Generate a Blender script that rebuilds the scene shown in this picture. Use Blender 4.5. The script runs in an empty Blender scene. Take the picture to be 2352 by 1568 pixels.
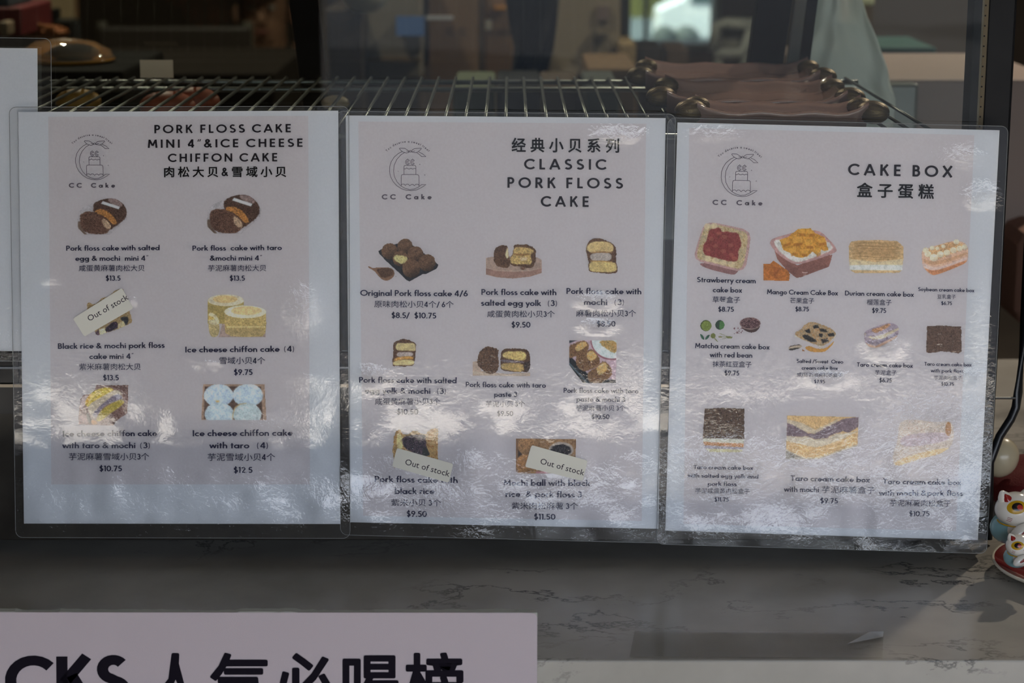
import bpy, bmesh, math, random
import numpy as np
from mathutils import Vector, Matrix, noise as mnoise
from math import sin, cos, pi, radians, atan, tan
random.seed(7); RNG = np.random.default_rng(11)
SC = bpy.context.scene; COL = SC.collection

# ------------------------------------------------------------------ camera
FPX = 4700.0; CX, CY = 1176.0, 784.0
TH = atan((784 + 290) / FPX)
CAM = Vector((0.0, -1.38, 0.475))
FW = Vector((0, cos(TH), -sin(TH))); UP = Vector((0, sin(TH), cos(TH)))
cd = bpy.data.cameras.new('camera'); cam = bpy.data.objects.new('camera', cd); COL.objects.link(cam)
cam.location = CAM; cam.rotation_euler = (pi / 2 - TH, 0, 0)
cd.sensor_width = 36; cd.lens = FPX * 36 / 2352; cd.clip_start = 0.05; cd.clip_end = 400
cd.dof.use_dof = True; cd.dof.focus_distance = 1.385; cd.dof.aperture_fstop = 11
SC.camera = cam

def ray(px, py):
    return FW + Vector(((px - CX) / FPX, 0, 0)) - UP * ((py - CY) / FPX)
def onY(px, py, Y):
    d = ray(px, py); return CAM + d * ((Y - CAM.y) / d.y)
def onZ(px, py, z):
    d = ray(px, py); return CAM + d * ((z - CAM.z) / d.z)

# ------------------------------------------------------------------ world, sun, daylight, exposure
w = bpy.data.worlds.new('World'); SC.world = w; w.use_nodes = True
nt = w.node_tree; nt.nodes.clear()
out = nt.nodes.new('ShaderNodeOutputWorld'); bg = nt.nodes.new('ShaderNodeBackground')
tc = nt.nodes.new('ShaderNodeTexCoord'); sp = nt.nodes.new('ShaderNodeSeparateXYZ'); rp = nt.nodes.new('ShaderNodeValToRGB')
nt.links.new(tc.outputs['Generated'], sp.inputs[0]); nt.links.new(sp.outputs['Z'], rp.inputs[0])
rp.color_ramp.elements[0].position = 0.0; rp.color_ramp.elements[0].color = (0.90, 0.93, 1.0, 1)
rp.color_ramp.elements[1].position = 0.7; rp.color_ramp.elements[1].color = (0.52, 0.70, 1.0, 1)
nt.links.new(rp.outputs[0], bg.inputs[0]); bg.inputs[1].default_value = 11; nt.links.new(bg.outputs[0], out.inputs[0])

sd = bpy.data.lights.new('sun', 'SUN'); sd.energy = 60; sd.angle = 0.01; sd.color = (1, .955, .90)
so = bpy.data.objects.new('sun', sd); COL.objects.link(so); so.rotation_euler = (radians(38), 0, radians(-70))

def area(name, loc, size, energy, color, rot, portal=False):
    a = bpy.data.lights.new(name, 'AREA'); a.shape = 'RECTANGLE'; a.size, a.size_y = size; a.energy = energy; a.color = color
    o = bpy.data.objects.new(name, a); COL.objects.link(o); o.location = loc; o.rotation_euler = rot
    if portal: a.cycles.is_portal = True
    return o
DOOR = (-0.36, 2.2, -0.92, 0.95)     # opening of the shop front behind the photographer: x0, x1, z0, z1
YF = -2.5
area('shop_front_portal', ((DOOR[0] + DOOR[1]) / 2, YF + .02, (DOOR[2] + DOOR[3]) / 2), (DOOR[1] - DOOR[0], DOOR[3] - DOOR[2]), 1, (1, 1, 1), (radians(90), 0, 0), True)

SC.view_settings.view_transform = 'Standard'; SC.view_settings.look = 'None'
SC.view_settings.exposure = -1.18; SC.view_settings.gamma = 1; SC.view_settings.use_curve_mapping = False
SC.cycles.max_bounces = 8; SC.cycles.transparent_max_bounces = 16; SC.cycles.sample_clamp_indirect = 60

# ------------------------------------------------------------------ materials
def lin(c):
    c = np.asarray(c, float) / 255.0
    return np.where(c <= 0.04045, c / 12.92, ((c + 0.055) / 1.055) ** 2.4)
def rgba(c): return (*[float(v) for v in lin(c)], 1.0)
MATS = {}
def mat(name, col=(128, 128, 128), rough=0.6, metal=0.0, spec=0.5, noise=None, bump=None, emit=None, coat=0.0):
    """procedural principled material; noise = (scale, second colour), bump = (scale, distance)"""
    if name in MATS: return MATS[name]
    m = bpy.data.materials.new(name); m.use_nodes = True; t = m.node_tree; b = t.nodes['Principled BSDF']
    b.inputs['Base Color'].default_value = rgba(col); b.inputs['Roughness'].default_value = rough
    b.inputs['Metallic'].default_value = metal; b.inputs['Specular IOR Level'].default_value = spec
    b.inputs['Coat Weight'].default_value = coat
    if noise or bump:
        tcn = t.nodes.new('ShaderNodeTexCoord')
    if noise:
        n = t.nodes.new('ShaderNodeTexNoise'); n.inputs['Scale'].default_value = noise[0]; n.inputs['Detail'].default_value = 5
        t.links.new(tcn.outputs['Object'], n.inputs['Vector'])
        r = t.nodes.new('ShaderNodeValToRGB'); r.color_ramp.elements[0].position = .35; r.color_ramp.elements[1].position = .65
        r.color_ramp.elements[0].color = rgba(col); r.color_ramp.elements[1].color = rgba(noise[1])
        t.links.new(n.outputs['Fac'], r.inputs[0]); t.links.new(r.outputs[0], b.inputs['Base Color'])
    if bump:
        n2 = t.nodes.new('ShaderNodeTexNoise'); n2.inputs['Scale'].default_value = bump[0]; n2.inputs['Detail'].default_value = 3
        t.links.new(tcn.outputs['Object'], n2.inputs['Vector'])
        bp = t.nodes.new('ShaderNodeBump'); bp.inputs['Distance'].default_value = bump[1]; bp.inputs['Strength'].default_value = 1
        t.links.new(n2.outputs['Fac'], bp.inputs['Height']); t.links.new(bp.outputs[0], b.inputs['Normal'])
    if emit:
        b.inputs['Emission Color'].default_value = rgba(emit[0]); b.inputs['Emission Strength'].default_value = emit[1]
    MATS[name] = m; return m

def clear_mat(name, ior=1.5, rough=0.02, tint=(1, 1, 1), haze=0.0, bump=None, attr=False):
    """clear sheet: fresnel mix of see-through and mirror reflection"""
    if name in MATS: return MATS[name]
    m = bpy.data.materials.new(name); m.use_nodes = True; t = m.node_tree; t.nodes.clear()
    o = t.nodes.new('ShaderNodeOutputMaterial'); tr = t.nodes.new('ShaderNodeBsdfTransparent'); gl = t.nodes.new('ShaderNodeBsdfGlossy')
    mx = t.nodes.new('ShaderNodeMixShader'); fr = t.nodes.new('ShaderNodeFresnel'); fr.inputs['IOR'].default_value = ior
    tr.inputs[0].default_value = (*tint, 1); gl.inputs['Roughness'].default_value = rough
    gl.inputs['Color'].default_value = (1, 1, 1, 1)
    last = tr
    if haze:
        df = t.nodes.new('ShaderNodeBsdfDiffuse'); df.inputs[0].default_value = (.85, .88, .9, 1)
        m2 = t.nodes.new('ShaderNodeMixShader'); m2.inputs[0].default_value = haze
        t.links.new(tr.outputs[0], m2.inputs[1]); t.links.new(df.outputs[0], m2.inputs[2]); last = m2
    t.links.new(fr.outputs[0], mx.inputs[0]); t.links.new(last.outputs[0], mx.inputs[1]); t.links.new(gl.outputs[0], mx.inputs[2])
    t.links.new(mx.outputs[0], o.inputs[0])
    if bump:
        tcn = t.nodes.new('ShaderNodeTexCoord'); prev = None
        at = t.nodes.new('ShaderNodeAttribute'); at.attribute_name = 'wrinkle'
        for sc, dist, det in bump:
            n = t.nodes.new('ShaderNodeTexNoise'); n.inputs['Scale'].default_value = sc; n.inputs['Detail'].default_value = det
            n.inputs['Distortion'].default_value = 1.2
            t.links.new(tcn.outputs['Object'], n.inputs['Vector'])
            h = n.outputs['Fac']
            if attr:
                mu = t.nodes.new('ShaderNodeMath'); mu.operation = 'MULTIPLY'
                t.links.new(n.outputs['Fac'], mu.inputs[0]); t.links.new(at.outputs['Fac'], mu.inputs[1]); h = mu.outputs[0]
            bp = t.nodes.new('ShaderNodeBump'); bp.inputs['Distance'].default_value = dist; bp.inputs['Strength'].default_value = 1
            t.links.new(h, bp.inputs['Height'])
            if prev: t.links.new(prev.outputs[0], bp.inputs['Normal'])
            prev = bp
        t.links.new(prev.outputs[0], gl.inputs['Normal']); t.links.new(prev.outputs[0], fr.inputs['Normal'])
    MATS[name] = m; return m

def print_mat():
    m = bpy.data.materials.new('printed_picture'); m.use_nodes = True; b = m.node_tree.nodes['Principled BSDF']
    a = m.node_tree.nodes.new('ShaderNodeVertexColor'); a.layer_name = 'Col'
    m.node_tree.links.new(a.outputs[0], b.inputs['Base Color']); b.inputs['Roughness'].default_value = .8; b.inputs['Specular IOR Level'].default_value = .1
    return m
M_PRINT = print_mat()

# ------------------------------------------------------------------ object helpers
def link(name, me, m=None, parent=None, loc=None):
    o = bpy.data.objects.new(name, me); COL.objects.link(o)
    if m is not None and me is not None: me.materials.append(m)
    if parent is not None: o.parent = parent
    if loc is not None: o.location = loc
    return o
def meshd(name, vs, fs): 
    me = bpy.data.meshes.new(name); me.from_pydata([tuple(v) for v in vs], [], fs); me.update(); return me
def tag(o, label=None, cat=None, group=None, kind=None):
    if label: o['label'] = label
    if cat: o['category'] = cat
    if group: o['group'] = group
    if kind: o['kind'] = kind
    return o
def thing(name, label, cat, group=None, loc=(0, 0, 0)):
    o = bpy.data.objects.new(name, None); COL.objects.link(o); o.location = loc; o.empty_display_size = .02
    return tag(o, label, cat, group)
def smooth(me):
    for p in me.polygons: p.use_smooth = True
class MB:
    def __init__(s): s.bm = bmesh.new()
    def box(s, x0, x1, y0, y1, z0, z1, M=None):
        vs = [s.bm.verts.new(Vector(c) if M is None else M @ Vector(c)) for c in
              ((x0,y0,z0),(x1,y0,z0),(x1,y1,z0),(x0,y1,z0),(x0,y0,z1),(x1,y0,z1),(x1,y1,z1),(x0,y1,z1))]
        for f in ((3,2,1,0),(4,5,6,7),(0,1,5,4),(1,2,6,5),(2,3,7,6),(3,0,4,7)): s.bm.faces.new([vs[i] for i in f])
        return s
    def tube(s, pts, r, n=8, cap=True):
        pts = [Vector(p) for p in pts]; rings = []
        rs = r if isinstance(r, (list, tuple)) else [r] * len(pts)
        up = Vector((0, 0, 1))
        for i, p in enumerate(pts):
            d = (pts[min(i + 1, len(pts) - 1)] - pts[max(i - 1, 0)]).normalized()
            a = d.cross(up)
            if a.length < .05: a = d.cross(Vector((1, 0, 0)))
            a.normalize(); b = d.cross(a)
            rings.append([s.bm.verts.new(p + a * (rs[i] * cos(2 * pi * k / n)) + b * (rs[i] * sin(2 * pi * k / n))) for k in range(n)])
        for i in range(len(pts) - 1):
            for k in range(n):
                s.bm.faces.new((rings[i][k], rings[i][(k + 1) % n], rings[i + 1][(k + 1) % n], rings[i + 1][k]))
        if cap: s.bm.faces.new(rings[0][::-1]); s.bm.faces.new(rings[-1])
        return s
    def lathe(s, prof, c=(0, 0, 0), n=32, M=None):
        rings = []
        for r, z in prof:
            ring = []
            for k in range(n):
                v = Vector((r * cos(2 * pi * k / n), r * sin(2 * pi * k / n), z))
                if M is not None: v = M @ v
                ring.append(s.bm.verts.new(v + Vector(c)))
            rings.append(ring)
        for i in range(len(prof) - 1):
            for k in range(n): s.bm.faces.new((rings[i][k], rings[i][(k + 1) % n], rings[i + 1][(k + 1) % n], rings[i + 1][k]))
        return s
    def ball(s, c, r, M=None, nu=20, nv=12, f=None):
        rr = r if isinstance(r, (list, tuple)) else (r, r, r); c = Vector(c); rings = []
        for j in range(1, nv):
            a = pi * j / nv; ring = []
            for k in range(nu):
                b = 2 * pi * k / nu; v = Vector((rr[0] * sin(a) * cos(b), rr[1] * sin(a) * sin(b), rr[2] * cos(a)))
                if f: v = f(v, a, b)
                if M is not None: v = M @ v
                ring.append(s.bm.verts.new(c + v))
            rings.append(ring)
        t = Vector((0, 0, rr[2])); bt = Vector((0, 0, -rr[2]))
        if M is not None: t = M @ t; bt = M @ bt
        t = s.bm.verts.new(c + t); bt = s.bm.verts.new(c + bt)
        for k in range(nu):
            s.bm.faces.new((t, rings[0][k], rings[0][(k + 1) % nu])); s.bm.faces.new((bt, rings[-1][(k + 1) % nu], rings[-1][k]))
            for j in range(nv - 2): s.bm.faces.new((rings[j][k], rings[j + 1][k], rings[j + 1][(k + 1) % nu], rings[j][(k + 1) % nu]))
        return s
    def prism(s, pts, y0, y1):
        a = [s.bm.verts.new((p[0], y0, p[1])) for p in pts]; b = [s.bm.verts.new((p[0], y1, p[1])) for p in pts]
        s.bm.faces.new(a); s.bm.faces.new(b[::-1]); n = len(pts)
        for i in range(n): s.bm.faces.new((a[i], b[i], b[(i + 1) % n], a[(i + 1) % n]))
        return s
    def build(s, name, m, parent=None, sm=False, bevel=0):
        bmesh.ops.recalc_face_normals(s.bm, faces=s.bm.faces[:])
        me = bpy.data.meshes.new(name); s.bm.to_mesh(me); s.bm.free()
        if sm: smooth(me)
        o = link(name, me, m, parent)
        if bevel:
            b = o.modifiers.new('b', 'BEVEL'); b.width = bevel; b.segments = 2; b.limit_method = 'ANGLE'
        return o

# ------------------------------------------------------------------ stroke lettering
def arc(cx, cy, rx, ry, a0, a1, n=None):
    n = n or max(4, int(abs(a1 - a0) / 14))
    return [(cx + rx * cos(radians(a0 + (a1 - a0) * i / n)), cy + ry * sin(radians(a0 + (a1 - a0) * i / n))) for i in range(n + 1)]
def full(cx, cy, rx, ry): return arc(cx, cy, rx, ry, 0, 360, 24)
GL = {
 'a': (.66, [full(.30,.31,.22,.23), [(.55,0),(.55,.62)]]),
 'b': (.66, [full(.36,.31,.22,.23), [(.11,0),(.11,1.06)]]),
 'c': (.52, [arc(.31,.31,.23,.23,48,312)]),
 'd': (.66, [full(.30,.31,.22,.23), [(.55,0),(.55,1.06)]]),
 'e': (.60, [arc(.31,.31,.22,.23,0,318), [(.10,.30),(.60,.30)]]),
 'f': (.38, [[(.17,0),(.17,.82)]+arc(.34,.84,.17,.15,172,75), [(.02,.56),(.36,.56)]]),
 'g': (.66, [full(.30,.31,.22,.23), [(.55,.62),(.55,-.08)]+arc(.32,-.06,.23,.18,0,-150)]),
 'h': (.58, [[(.10,0),(.10,1.06)], [(.10,.30)]+arc(.28,.34,.18,.21,170,0)+[(.46,0)]]),
 'i': (.22, [[(.11,0),(.11,.62)], [(.11,.74),(.11,.90)]]),
 'k': (.54, [[(.10,0),(.10,1.06)], [(.12,.26),(.44,.62)], [(.22,.36),(.49,0)]]),
 'l': (.22, [[(.11,0),(.11,1.06)]]),
 'm': (.86, [[(.10,0),(.10,.62)], [(.10,.32)]+arc(.26,.36,.16,.19,170,0)+[(.42,0)], [(.42,.32)]+arc(.59,.36,.17,.19,170,0)+[(.76,0)]]),
 'n': (.58, [[(.10,0),(.10,.62)], [(.10,.30)]+arc(.28,.34,.18,.21,170,0)+[(.46,0)]]),
 'o': (.62, [full(.31,.31,.23,.23)]),
 'p': (.66, [full(.36,.31,.22,.23), [(.11,-.32),(.11,.62)]]),
 'r': (.40, [[(.10,0),(.10,.62)], [(.10,.30)]+arc(.27,.36,.17,.19,170,55)]),
 's': (.44, [arc(.22,.435,.13,.115,35,250)+arc(.20,.185,.15,.125,75,-145)]),
 't': (.36, [[(.17,0),(.17,.86)], [(.02,.56),(.33,.56)]]),
 'u': (.58, [[(.10,.62)]+arc(.28,.27,.18,.20,180,360)+[(.46,.62)]]),
 'v': (.52, [[(.05,.62),(.26,.03)], [(.47,.62),(.26,.03)]]),
 'w': (.80, [[(.05,.62),(.22,.03)], [(.40,.60),(.22,.03)], [(.40,.60),(.58,.03)], [(.75,.62),(.58,.03)]]),
 'x': (.52, [[(.05,.62),(.46,0)], [(.46,.62),(.05,0)]]),
 'y': (.52, [[(.05,.62),(.27,.06)], [(.48,.62),(.16,-.32)]]),
 'A': (.86, [[(.06,0),(.43,.99)], [(.80,0),(.43,.99)], [(.22,.30),(.64,.30)]]),
 'B': (.62, [[(.12,0),(.12,1)], [(.12,.92)]+arc(.30,.73,.17,.19,90,-90)+[(.12,.54)], [(.12,.54)]+arc(.32,.31,.20,.23,90,-90)+[(.12,.08)]]),
 'C': (.86, [arc(.50,.5,.42,.42,42,318)]),
 'D': (.80, [[(.12,0),(.12,1)], [(.12,.92)]+arc(.30,.5,.40,.42,90,-90)+[(.12,.08)]]),
 'E': (.58, [[(.12,0),(.12,1)], [(.12,.92),(.53,.92)], [(.12,.51),(.50,.51)], [(.12,.08),(.53,.08)]]),
 'F': (.56, [[(.12,0),(.12,1)], [(.12,.92),(.53,.92)], [(.12,.47),(.50,.47)]]),
 'H': (.78, [[(.12,0),(.12,1)], [(.66,0),(.66,1)], [(.12,.52),(.66,.52)]]),
 'I': (.26, [[(.13,0),(.13,1)]]),
 'K': (.70, [[(.12,0),(.12,1)], [(.16,.44),(.58,1)], [(.30,.60),(.62,0)]]),
 'L': (.50, [[(.12,0),(.12,1)], [(.12,.08),(.48,.08)]]),
 'M': (.92, [[(.10,0),(.18,1)], [(.18,.95),(.46,.25)], [(.74,.95),(.46,.25)], [(.82,0),(.74,1)]]),
 'N': (.82, [[(.12,0),(.12,1)], [(.13,.93),(.69,.07)], [(.70,0),(.70,1)]]),
 'O': (1.0, [full(.50,.5,.42,.42)]),
 'P': (.60, [[(.12,0),(.12,1)], [(.12,.92)]+arc(.30,.69,.20,.23,90,-90)+[(.12,.46)]]),
 'R': (.66, [[(.12,0),(.12,1)], [(.12,.92)]+arc(.30,.69,.20,.23,90,-90)+[(.12,.46)], [(.30,.46),(.58,0)]]),
 'S': (.62, [arc(.32,.72,.20,.20,38,255)+arc(.30,.28,.23,.20,75,-150)]),
 'T': (.64, [[(.32,0),(.32,1)], [(.03,.92),(.61,.92)]]),
 'X': (.74, [[(.06,0),(.68,1)], [(.68,0),(.06,1)]]),
 'Y': (.68, [[(.05,1),(.34,.48)], [(.63,1),(.34,.48)], [(.34,.5),(.34,0)]]),
 '0': (.66, [full(.33,.5,.24,.42)]),
 '1': (.34, [[(.22,0),(.22,1)], [(.04,.86),(.22,.95)]]),
 '2': (.60, [arc(.29,.70,.19,.22,160,-30)+[(.12,.10)], [(.08,.08),(.54,.08)]]),
 '3': (.56, [arc(.25,.73,.18,.19,150,-90), arc(.25,.31,.21,.23,90,-150)]),
 '4': (.64, [[(.44,0),(.44,1)], [(.42,.95),(.07,.30)], [(.04,.26),(.60,.26)]]),
 '5': (.58, [[(.50,.92),(.17,.92)], [(.18,.95),(.14,.52)], [(.14,.50)]+arc(.28,.32,.21,.24,110,-140)]),
 '6': (.62, [full(.31,.30,.21,.22), [(.42,1.0),(.13,.42)]]),
 '7': (.58, [[(.05,.92),(.54,.92)], [(.50,.94),(.20,0)]]),
 '8': (.60, [full(.30,.73,.17,.19), full(.30,.30,.21,.22)]),
 '9': (.62, [full(.31,.70,.21,.22), [(.49,.58),(.20,0)]]),
 '$': (.60, [arc(.32,.70,.18,.18,38,255)+arc(.30,.30,.21,.19,75,-150), [(.31,-.12),(.31,1.12)]]),
 '&': (.78, [[(.70,.02),(.24,.62)]+arc(.34,.78,.14,.15,215,-20)+[(.20,.44)]+arc(.29,.26,.20,.18,130,300)+[(.64,.46)]]),
 '/': (.46, [[(.05,-.1),(.42,1.02)]]),
 '.': (.22, [[(.11,0),(.11,.16)]]),
 '“': (.36, [[(.06,.72),(.14,1.0)], [(.22,.72),(.30,1.0)]]),
 '"': (.36, [[(.10,.86),(.18,1.06)], [(.24,.86),(.32,1.06)]]),
 '（': (.85, [arc(.86,.42,.28,.66,128,232)]),
 '）': (.55, [arc(-.10,.42,.28,.66,52,-52)]),
 '-': (.3, [[(.05,.4),(.2,.4)]]),
}
THIN = set('（）"“')
def ribbon(pts, w, V, F, closed=False):
    P = [Vector(p) for p in pts]; n = len(P)
    if n > 2 and (P[0] - P[-1]).length < 1e-6: closed = True
    base = len(V)
    for i in range(n):
        if closed: a = P[i - 1] if i else P[n - 2]; b = P[i + 1] if i < n - 1 else P[1]
        else: a = P[max(i - 1, 0)]; b = P[min(i + 1, n - 1)]
        d1 = (P[i] - a); d2 = (b - P[i])
        if d1.length < 1e-9: d1 = d2
        if d2.length < 1e-9: d2 = d1
        d1 = d1.normalized(); d2 = d2.normalized(); t = d1 + d2
        t = t.normalized() if t.length > 1e-6 else d1
        nrm = Vector((-t.y, t.x)); k = 1 / max(.5, nrm.dot(Vector((-d1.y, d1.x))))
        V.append(P[i] + nrm * (w / 2 * k)); V.append(P[i] - nrm * (w / 2 * k))
    for i in range(n - 1): F.append((base + 2 * i, base + 2 * i + 1, base + 2 * i + 3, base + 2 * i + 2))
_fc = {}
def font_mesh(s, off=0.0):
    if off > .006:      # bolder: the outline repeated a hair to each side
        V, F = font_mesh(s, .003); d = off * .62; VV, FF = [], []
        for ax, ay in ((-1, -1), (1, -1), (-1, 1), (1, 1), (0, 0), (-1.3, 0), (1.3, 0), (0, 1.3), (0, -1.3)):
            b = len(VV); VV += [(x + ax * d, y + ay * d) for x, y in V]; FF += [tuple(i + b for i in f) for f in F]
        return VV, FF
    k = (s, off)
    if k not in _fc:
        cu = bpy.data.curves.new('t', 'FONT'); cu.body = s; cu.resolution_u = 2; cu.offset = off
        o = bpy.data.objects.new('t', cu); COL.objects.link(o)
        dg = bpy.context.evaluated_depsgraph_get(); me = bpy.data.meshes.new_from_object(o.evaluated_get(dg))
        _fc[k] = ([(v.co.x, v.co.y) for v in me.vertices], [tuple(p.vertices) for p in me.polygons])
        bpy.data.objects.remove(o); bpy.data.curves.remove(cu); bpy.data.meshes.remove(me)
    return _fc[k]
def layout(txt, weight=.165, cjkoff=0.004, track=0.0, em=1.36):
    V, F, x = [], [], 0.0
    for ch in txt:
        if ch == ' ': x += .30 + track * .6; continue
        if ch in GL:
            adv, st = GL[ch]; b = len(V); VV, FF = [], []
            for s in st: ribbon(s, weight * (.5 if ch in THIN else 1), VV, FF)
            V += [(v[0] + x, v[1]) for v in VV]; F += [tuple(i + b for i in f) for f in FF]; x += adv + track + .03
        else:
            vs, fs = font_mesh(ch, cjkoff); b = len(V)
            V += [(v[0] * em + x, v[1] * em) for v in vs]; F += [tuple(i + b for i in f) for f in fs]; x += em + track
    return V, F
def line_px(txt, xl, xr, yl, yr, cap, **kw):
    """lettering fitted between two points of the print; returns 2-D vertices and faces"""
    V, F = layout(txt, **kw); xs = [v[0] for v in V]; a, b = min(xs), max(xs)
    d = Vector((xr - xl, yr - yl)) / (b - a); L = d.length; n = Vector((-d.y, d.x)) / L if L else Vector((0, 1))
    return [(xl + d.x * (v[0] - a) - n.x * cap * v[1], yl + d.y * (v[0] - a) - n.y * cap * v[1]) for v in V], F

# ------------------------------------------------------------------ painted pictures (flat print)
_lat = RNG.random((64, 64))
def vn(X, Y, s, seed=0):
    x = X / s + seed * 7.31; y = Y / s + seed * 3.77
    xi = np.floor(x).astype(int); yi = np.floor(y).astype(int); fx = x - xi; fy = y - yi
    fx = fx * fx * (3 - 2 * fx); fy = fy * fy * (3 - 2 * fy)
    g = lambda a, b: _lat[a % 64, b % 64]
    return (g(xi, yi) * (1 - fx) + g(xi + 1, yi) * fx) * (1 - fy) + (g(xi, yi + 1) * (1 - fx) + g(xi + 1, yi + 1) * fx) * fy - .5
class Pic:
    """a small printed picture painted on a grid; shapes are given in a magnified frame (ox, oy, scale)"""
    def __init__(s, fr, pts, step=1.0):
        s.o = np.array(fr[:2], float); s.k = float(fr[2]); q = np.array([s.c(p) for p in pts])
        x0, y0 = q.min(0) - 1; x1, y1 = q.max(0) + 1
        s.xs = np.arange(x0, x1 + step, step); s.ys = np.arange(y0, y1 + step, step)
        s.X, s.Y = np.meshgrid(s.xs, s.ys); s.rgb = np.zeros(s.X.shape + (3,)); s.al = np.zeros(s.X.shape); s.sd = random.random() * 9
    def c(s, p): return (s.o[0] + p[0] / s.k, s.o[1] + p[1] / s.k)
    def sdf(s, pts, wob=0.0, ws=3.0):
        X, Y = s.X, s.Y
        if wob: X = X + 2 * wob * vn(s.X, s.Y, ws, 1 + s.sd); Y = Y + 2 * wob * vn(s.X, s.Y, ws, 5 + s.sd)
        d = np.full(X.shape, 1e9); ins = np.zeros(X.shape, bool); n = len(pts)
        for i in range(n):
            ax, ay = pts[i]; bx, by = pts[(i + 1) % n]; ex, ey = bx - ax, by - ay
            t = np.clip(((X - ax) * ex + (Y - ay) * ey) / (ex * ex + ey * ey + 1e-9), 0, 1)
            d = np.minimum(d, np.hypot(X - ax - t * ex, Y - ay - t * ey))
            if abs(ey) > 1e-9:
                c = ((ay > Y) != (by > Y)) & (X < ex * (Y - ay) / ey + ax); ins ^= c
        return np.where(ins, -d, d)
    def lay(s, d, col, tex=0, ts=2.0, soft=None, shade=None, a=1.0, cut=True, alt=None):
        soft = soft or (.9 if cut else 2.2)
        cov = np.clip(.5 - d / soft, 0, 1) * a
        c = np.array(col, float)[None, None, :] * np.ones(s.X.shape + (1,))
        n = (vn(s.X, s.Y, ts, 2 + s.sd) + .6 * vn(s.X, s.Y, ts * .45, 3 + s.sd)) if (tex or alt is not None) else 0
        if tex: c = c * (1 + tex * n)[..., None]
        if alt is not None:
            q = np.clip(n * 4, 0, 1)[..., None]; c = c * (1 - q) + np.array(alt, float) * q
        if shade:
            g = np.clip((s.Y - s.ys[0]) / (s.ys[-1] - s.ys[0]), 0, 1); c = c * (1 + shade * (.5 - g))[..., None]
        if not cut: cov = cov * (s.al > .5)
        s.rgb = s.rgb * (1 - cov[..., None]) + c * cov[..., None]
        if cut: s.al = np.maximum(s.al, cov)
        else: pass
        return s
    def poly(s, pts, col, wob=0.0, ws=3.0, smooth_=True, **k):
        q = [s.c(p) for p in pts]
        if smooth_ and len(q) > 4:
            for _ in range(2):
                r = []
                for i in range(len(q)):
                    a, b = np.array(q[i]), np.array(q[(i + 1) % len(q)]); r += [tuple(a * .75 + b * .25), tuple(a * .25 + b * .75)]
                q = r
        return s.lay(s.sdf(q, wob, ws), col, **k)
    def quad(s, pts, col, **k): return s.poly(pts, col, smooth_=False, **k)
    def ell(s, cx, cy, rx, ry, col, wob=0.0, rim=None, **k):
        x, y = s.c((cx, cy)); X, Y = s.X, s.Y
        if wob: X = X + 2 * wob * vn(s.X, s.Y, 3, 1 + s.sd); Y = Y + 2 * wob * vn(s.X, s.Y, 3, 5 + s.sd)
        a, b = rx / s.k, ry / s.k; r = np.hypot((X - x) / a, (Y - y) / b); d = (r - 1) * min(a, b)
        s.lay(d, col, **k)
        if rim:   # darker towards its lower right, as photographed
            sh = np.clip(((X - x) / a * .4 + (Y - y) / b * .8), 0, 1) * (d < 0)
            s.rgb *= (1 - rim * sh)[..., None]
        return s
    def dots(s, n, box, col, r=(.5, 1.2), a=1.0):
        for _ in range(n):
            x, y = s.c((random.uniform(box[0], box[2]), random.uniform(box[1], box[3]))); q = random.uniform(*r)
            d = np.hypot(s.X - x, (s.Y - y) * random.uniform(.8, 1.5)) - q
            cov = np.clip(.5 - d, 0, 1) * a * (s.al > .5); s.rgb = s.rgb * (1 - cov[..., None]) + np.array(col, float) * cov[..., None]
        return s
    def mesh(s, surf, paper, alb=.80):
        H, W = s.X.shape; keep = s.al > .45
        nz = 1 + .07 * (RNG.random(s.X.shape) - .5) + .13 * vn(s.X, s.Y, 2.2, s.sd + 8) + .12 * vn(s.X, s.Y, 6.5, s.sd + 9)
        rgb = s.rgb * nz[..., None]; rgb = (rgb * .74 + rgb.mean(-1, keepdims=True) * .26) * np.array([.93, .905, .92]); c = alb * (226 / 229) ** 2.2 * lin(np.clip(rgb, 0, 255)) / lin(paper)[None, None, :]
        edge = ((s.al > .02) & (s.al <= .97))[..., None]
        aa = s.al[..., None]; c = np.where(edge, c / np.maximum(aa, .3) * 1.0, c); c = np.clip(c, 0, .95)
        idx = -np.ones((H, W), int); f = keep[:-1, :-1] & keep[1:, :-1] & keep[:-1, 1:] & keep[1:, 1:]
        use = np.zeros((H, W), bool); use[:-1, :-1] |= f; use[1:, :-1] |= f; use[:-1, 1:] |= f; use[1:, 1:] |= f
        idx[use] = np.arange(use.sum()); P = surf(s.X[use], s.Y[use])
        i, j = np.nonzero(f); q = np.stack([idx[i, j], idx[i + 1, j], idx[i + 1, j + 1], idx[i, j + 1]], 1)
        me = bpy.data.meshes.new('picture'); me.vertices.add(len(P)); me.vertices.foreach_set('co', P.astype(np.float32).ravel())
        me.loops.add(q.size); me.loops.foreach_set('vertex_index', q.astype(np.int32).ravel())
        me.polygons.add(len(q)); me.polygons.foreach_set('loop_start', np.arange(0, q.size, 4, dtype=np.int32))
        try: me.polygons.foreach_set('loop_total', np.full(len(q), 4, dtype=np.int32))
        except Exception: pass
        me.update(calc_edges=True)
        ca = me.color_attributes.new('Col', 'FLOAT_COLOR', 'POINT'); k = np.ones((len(P), 4), np.float32); k[:, :3] = c[use]
        ca.data.foreach_set('color', k.ravel()); return me

# numpy version of onY for whole grids, with a depth field
FWn, UPn, CAMn = np.array(FW), np.array(UP), np.array(CAM)
def gridY(X, Y, D):
    d = FWn[None, :] + np.outer((X - CX) / FPX, [1, 0, 0]) - np.outer((Y - CY) / FPX, UPn)
    return CAMn[None, :] + d * ((D - CAMn[1]) / d[:, 1])[:, None]


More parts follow.
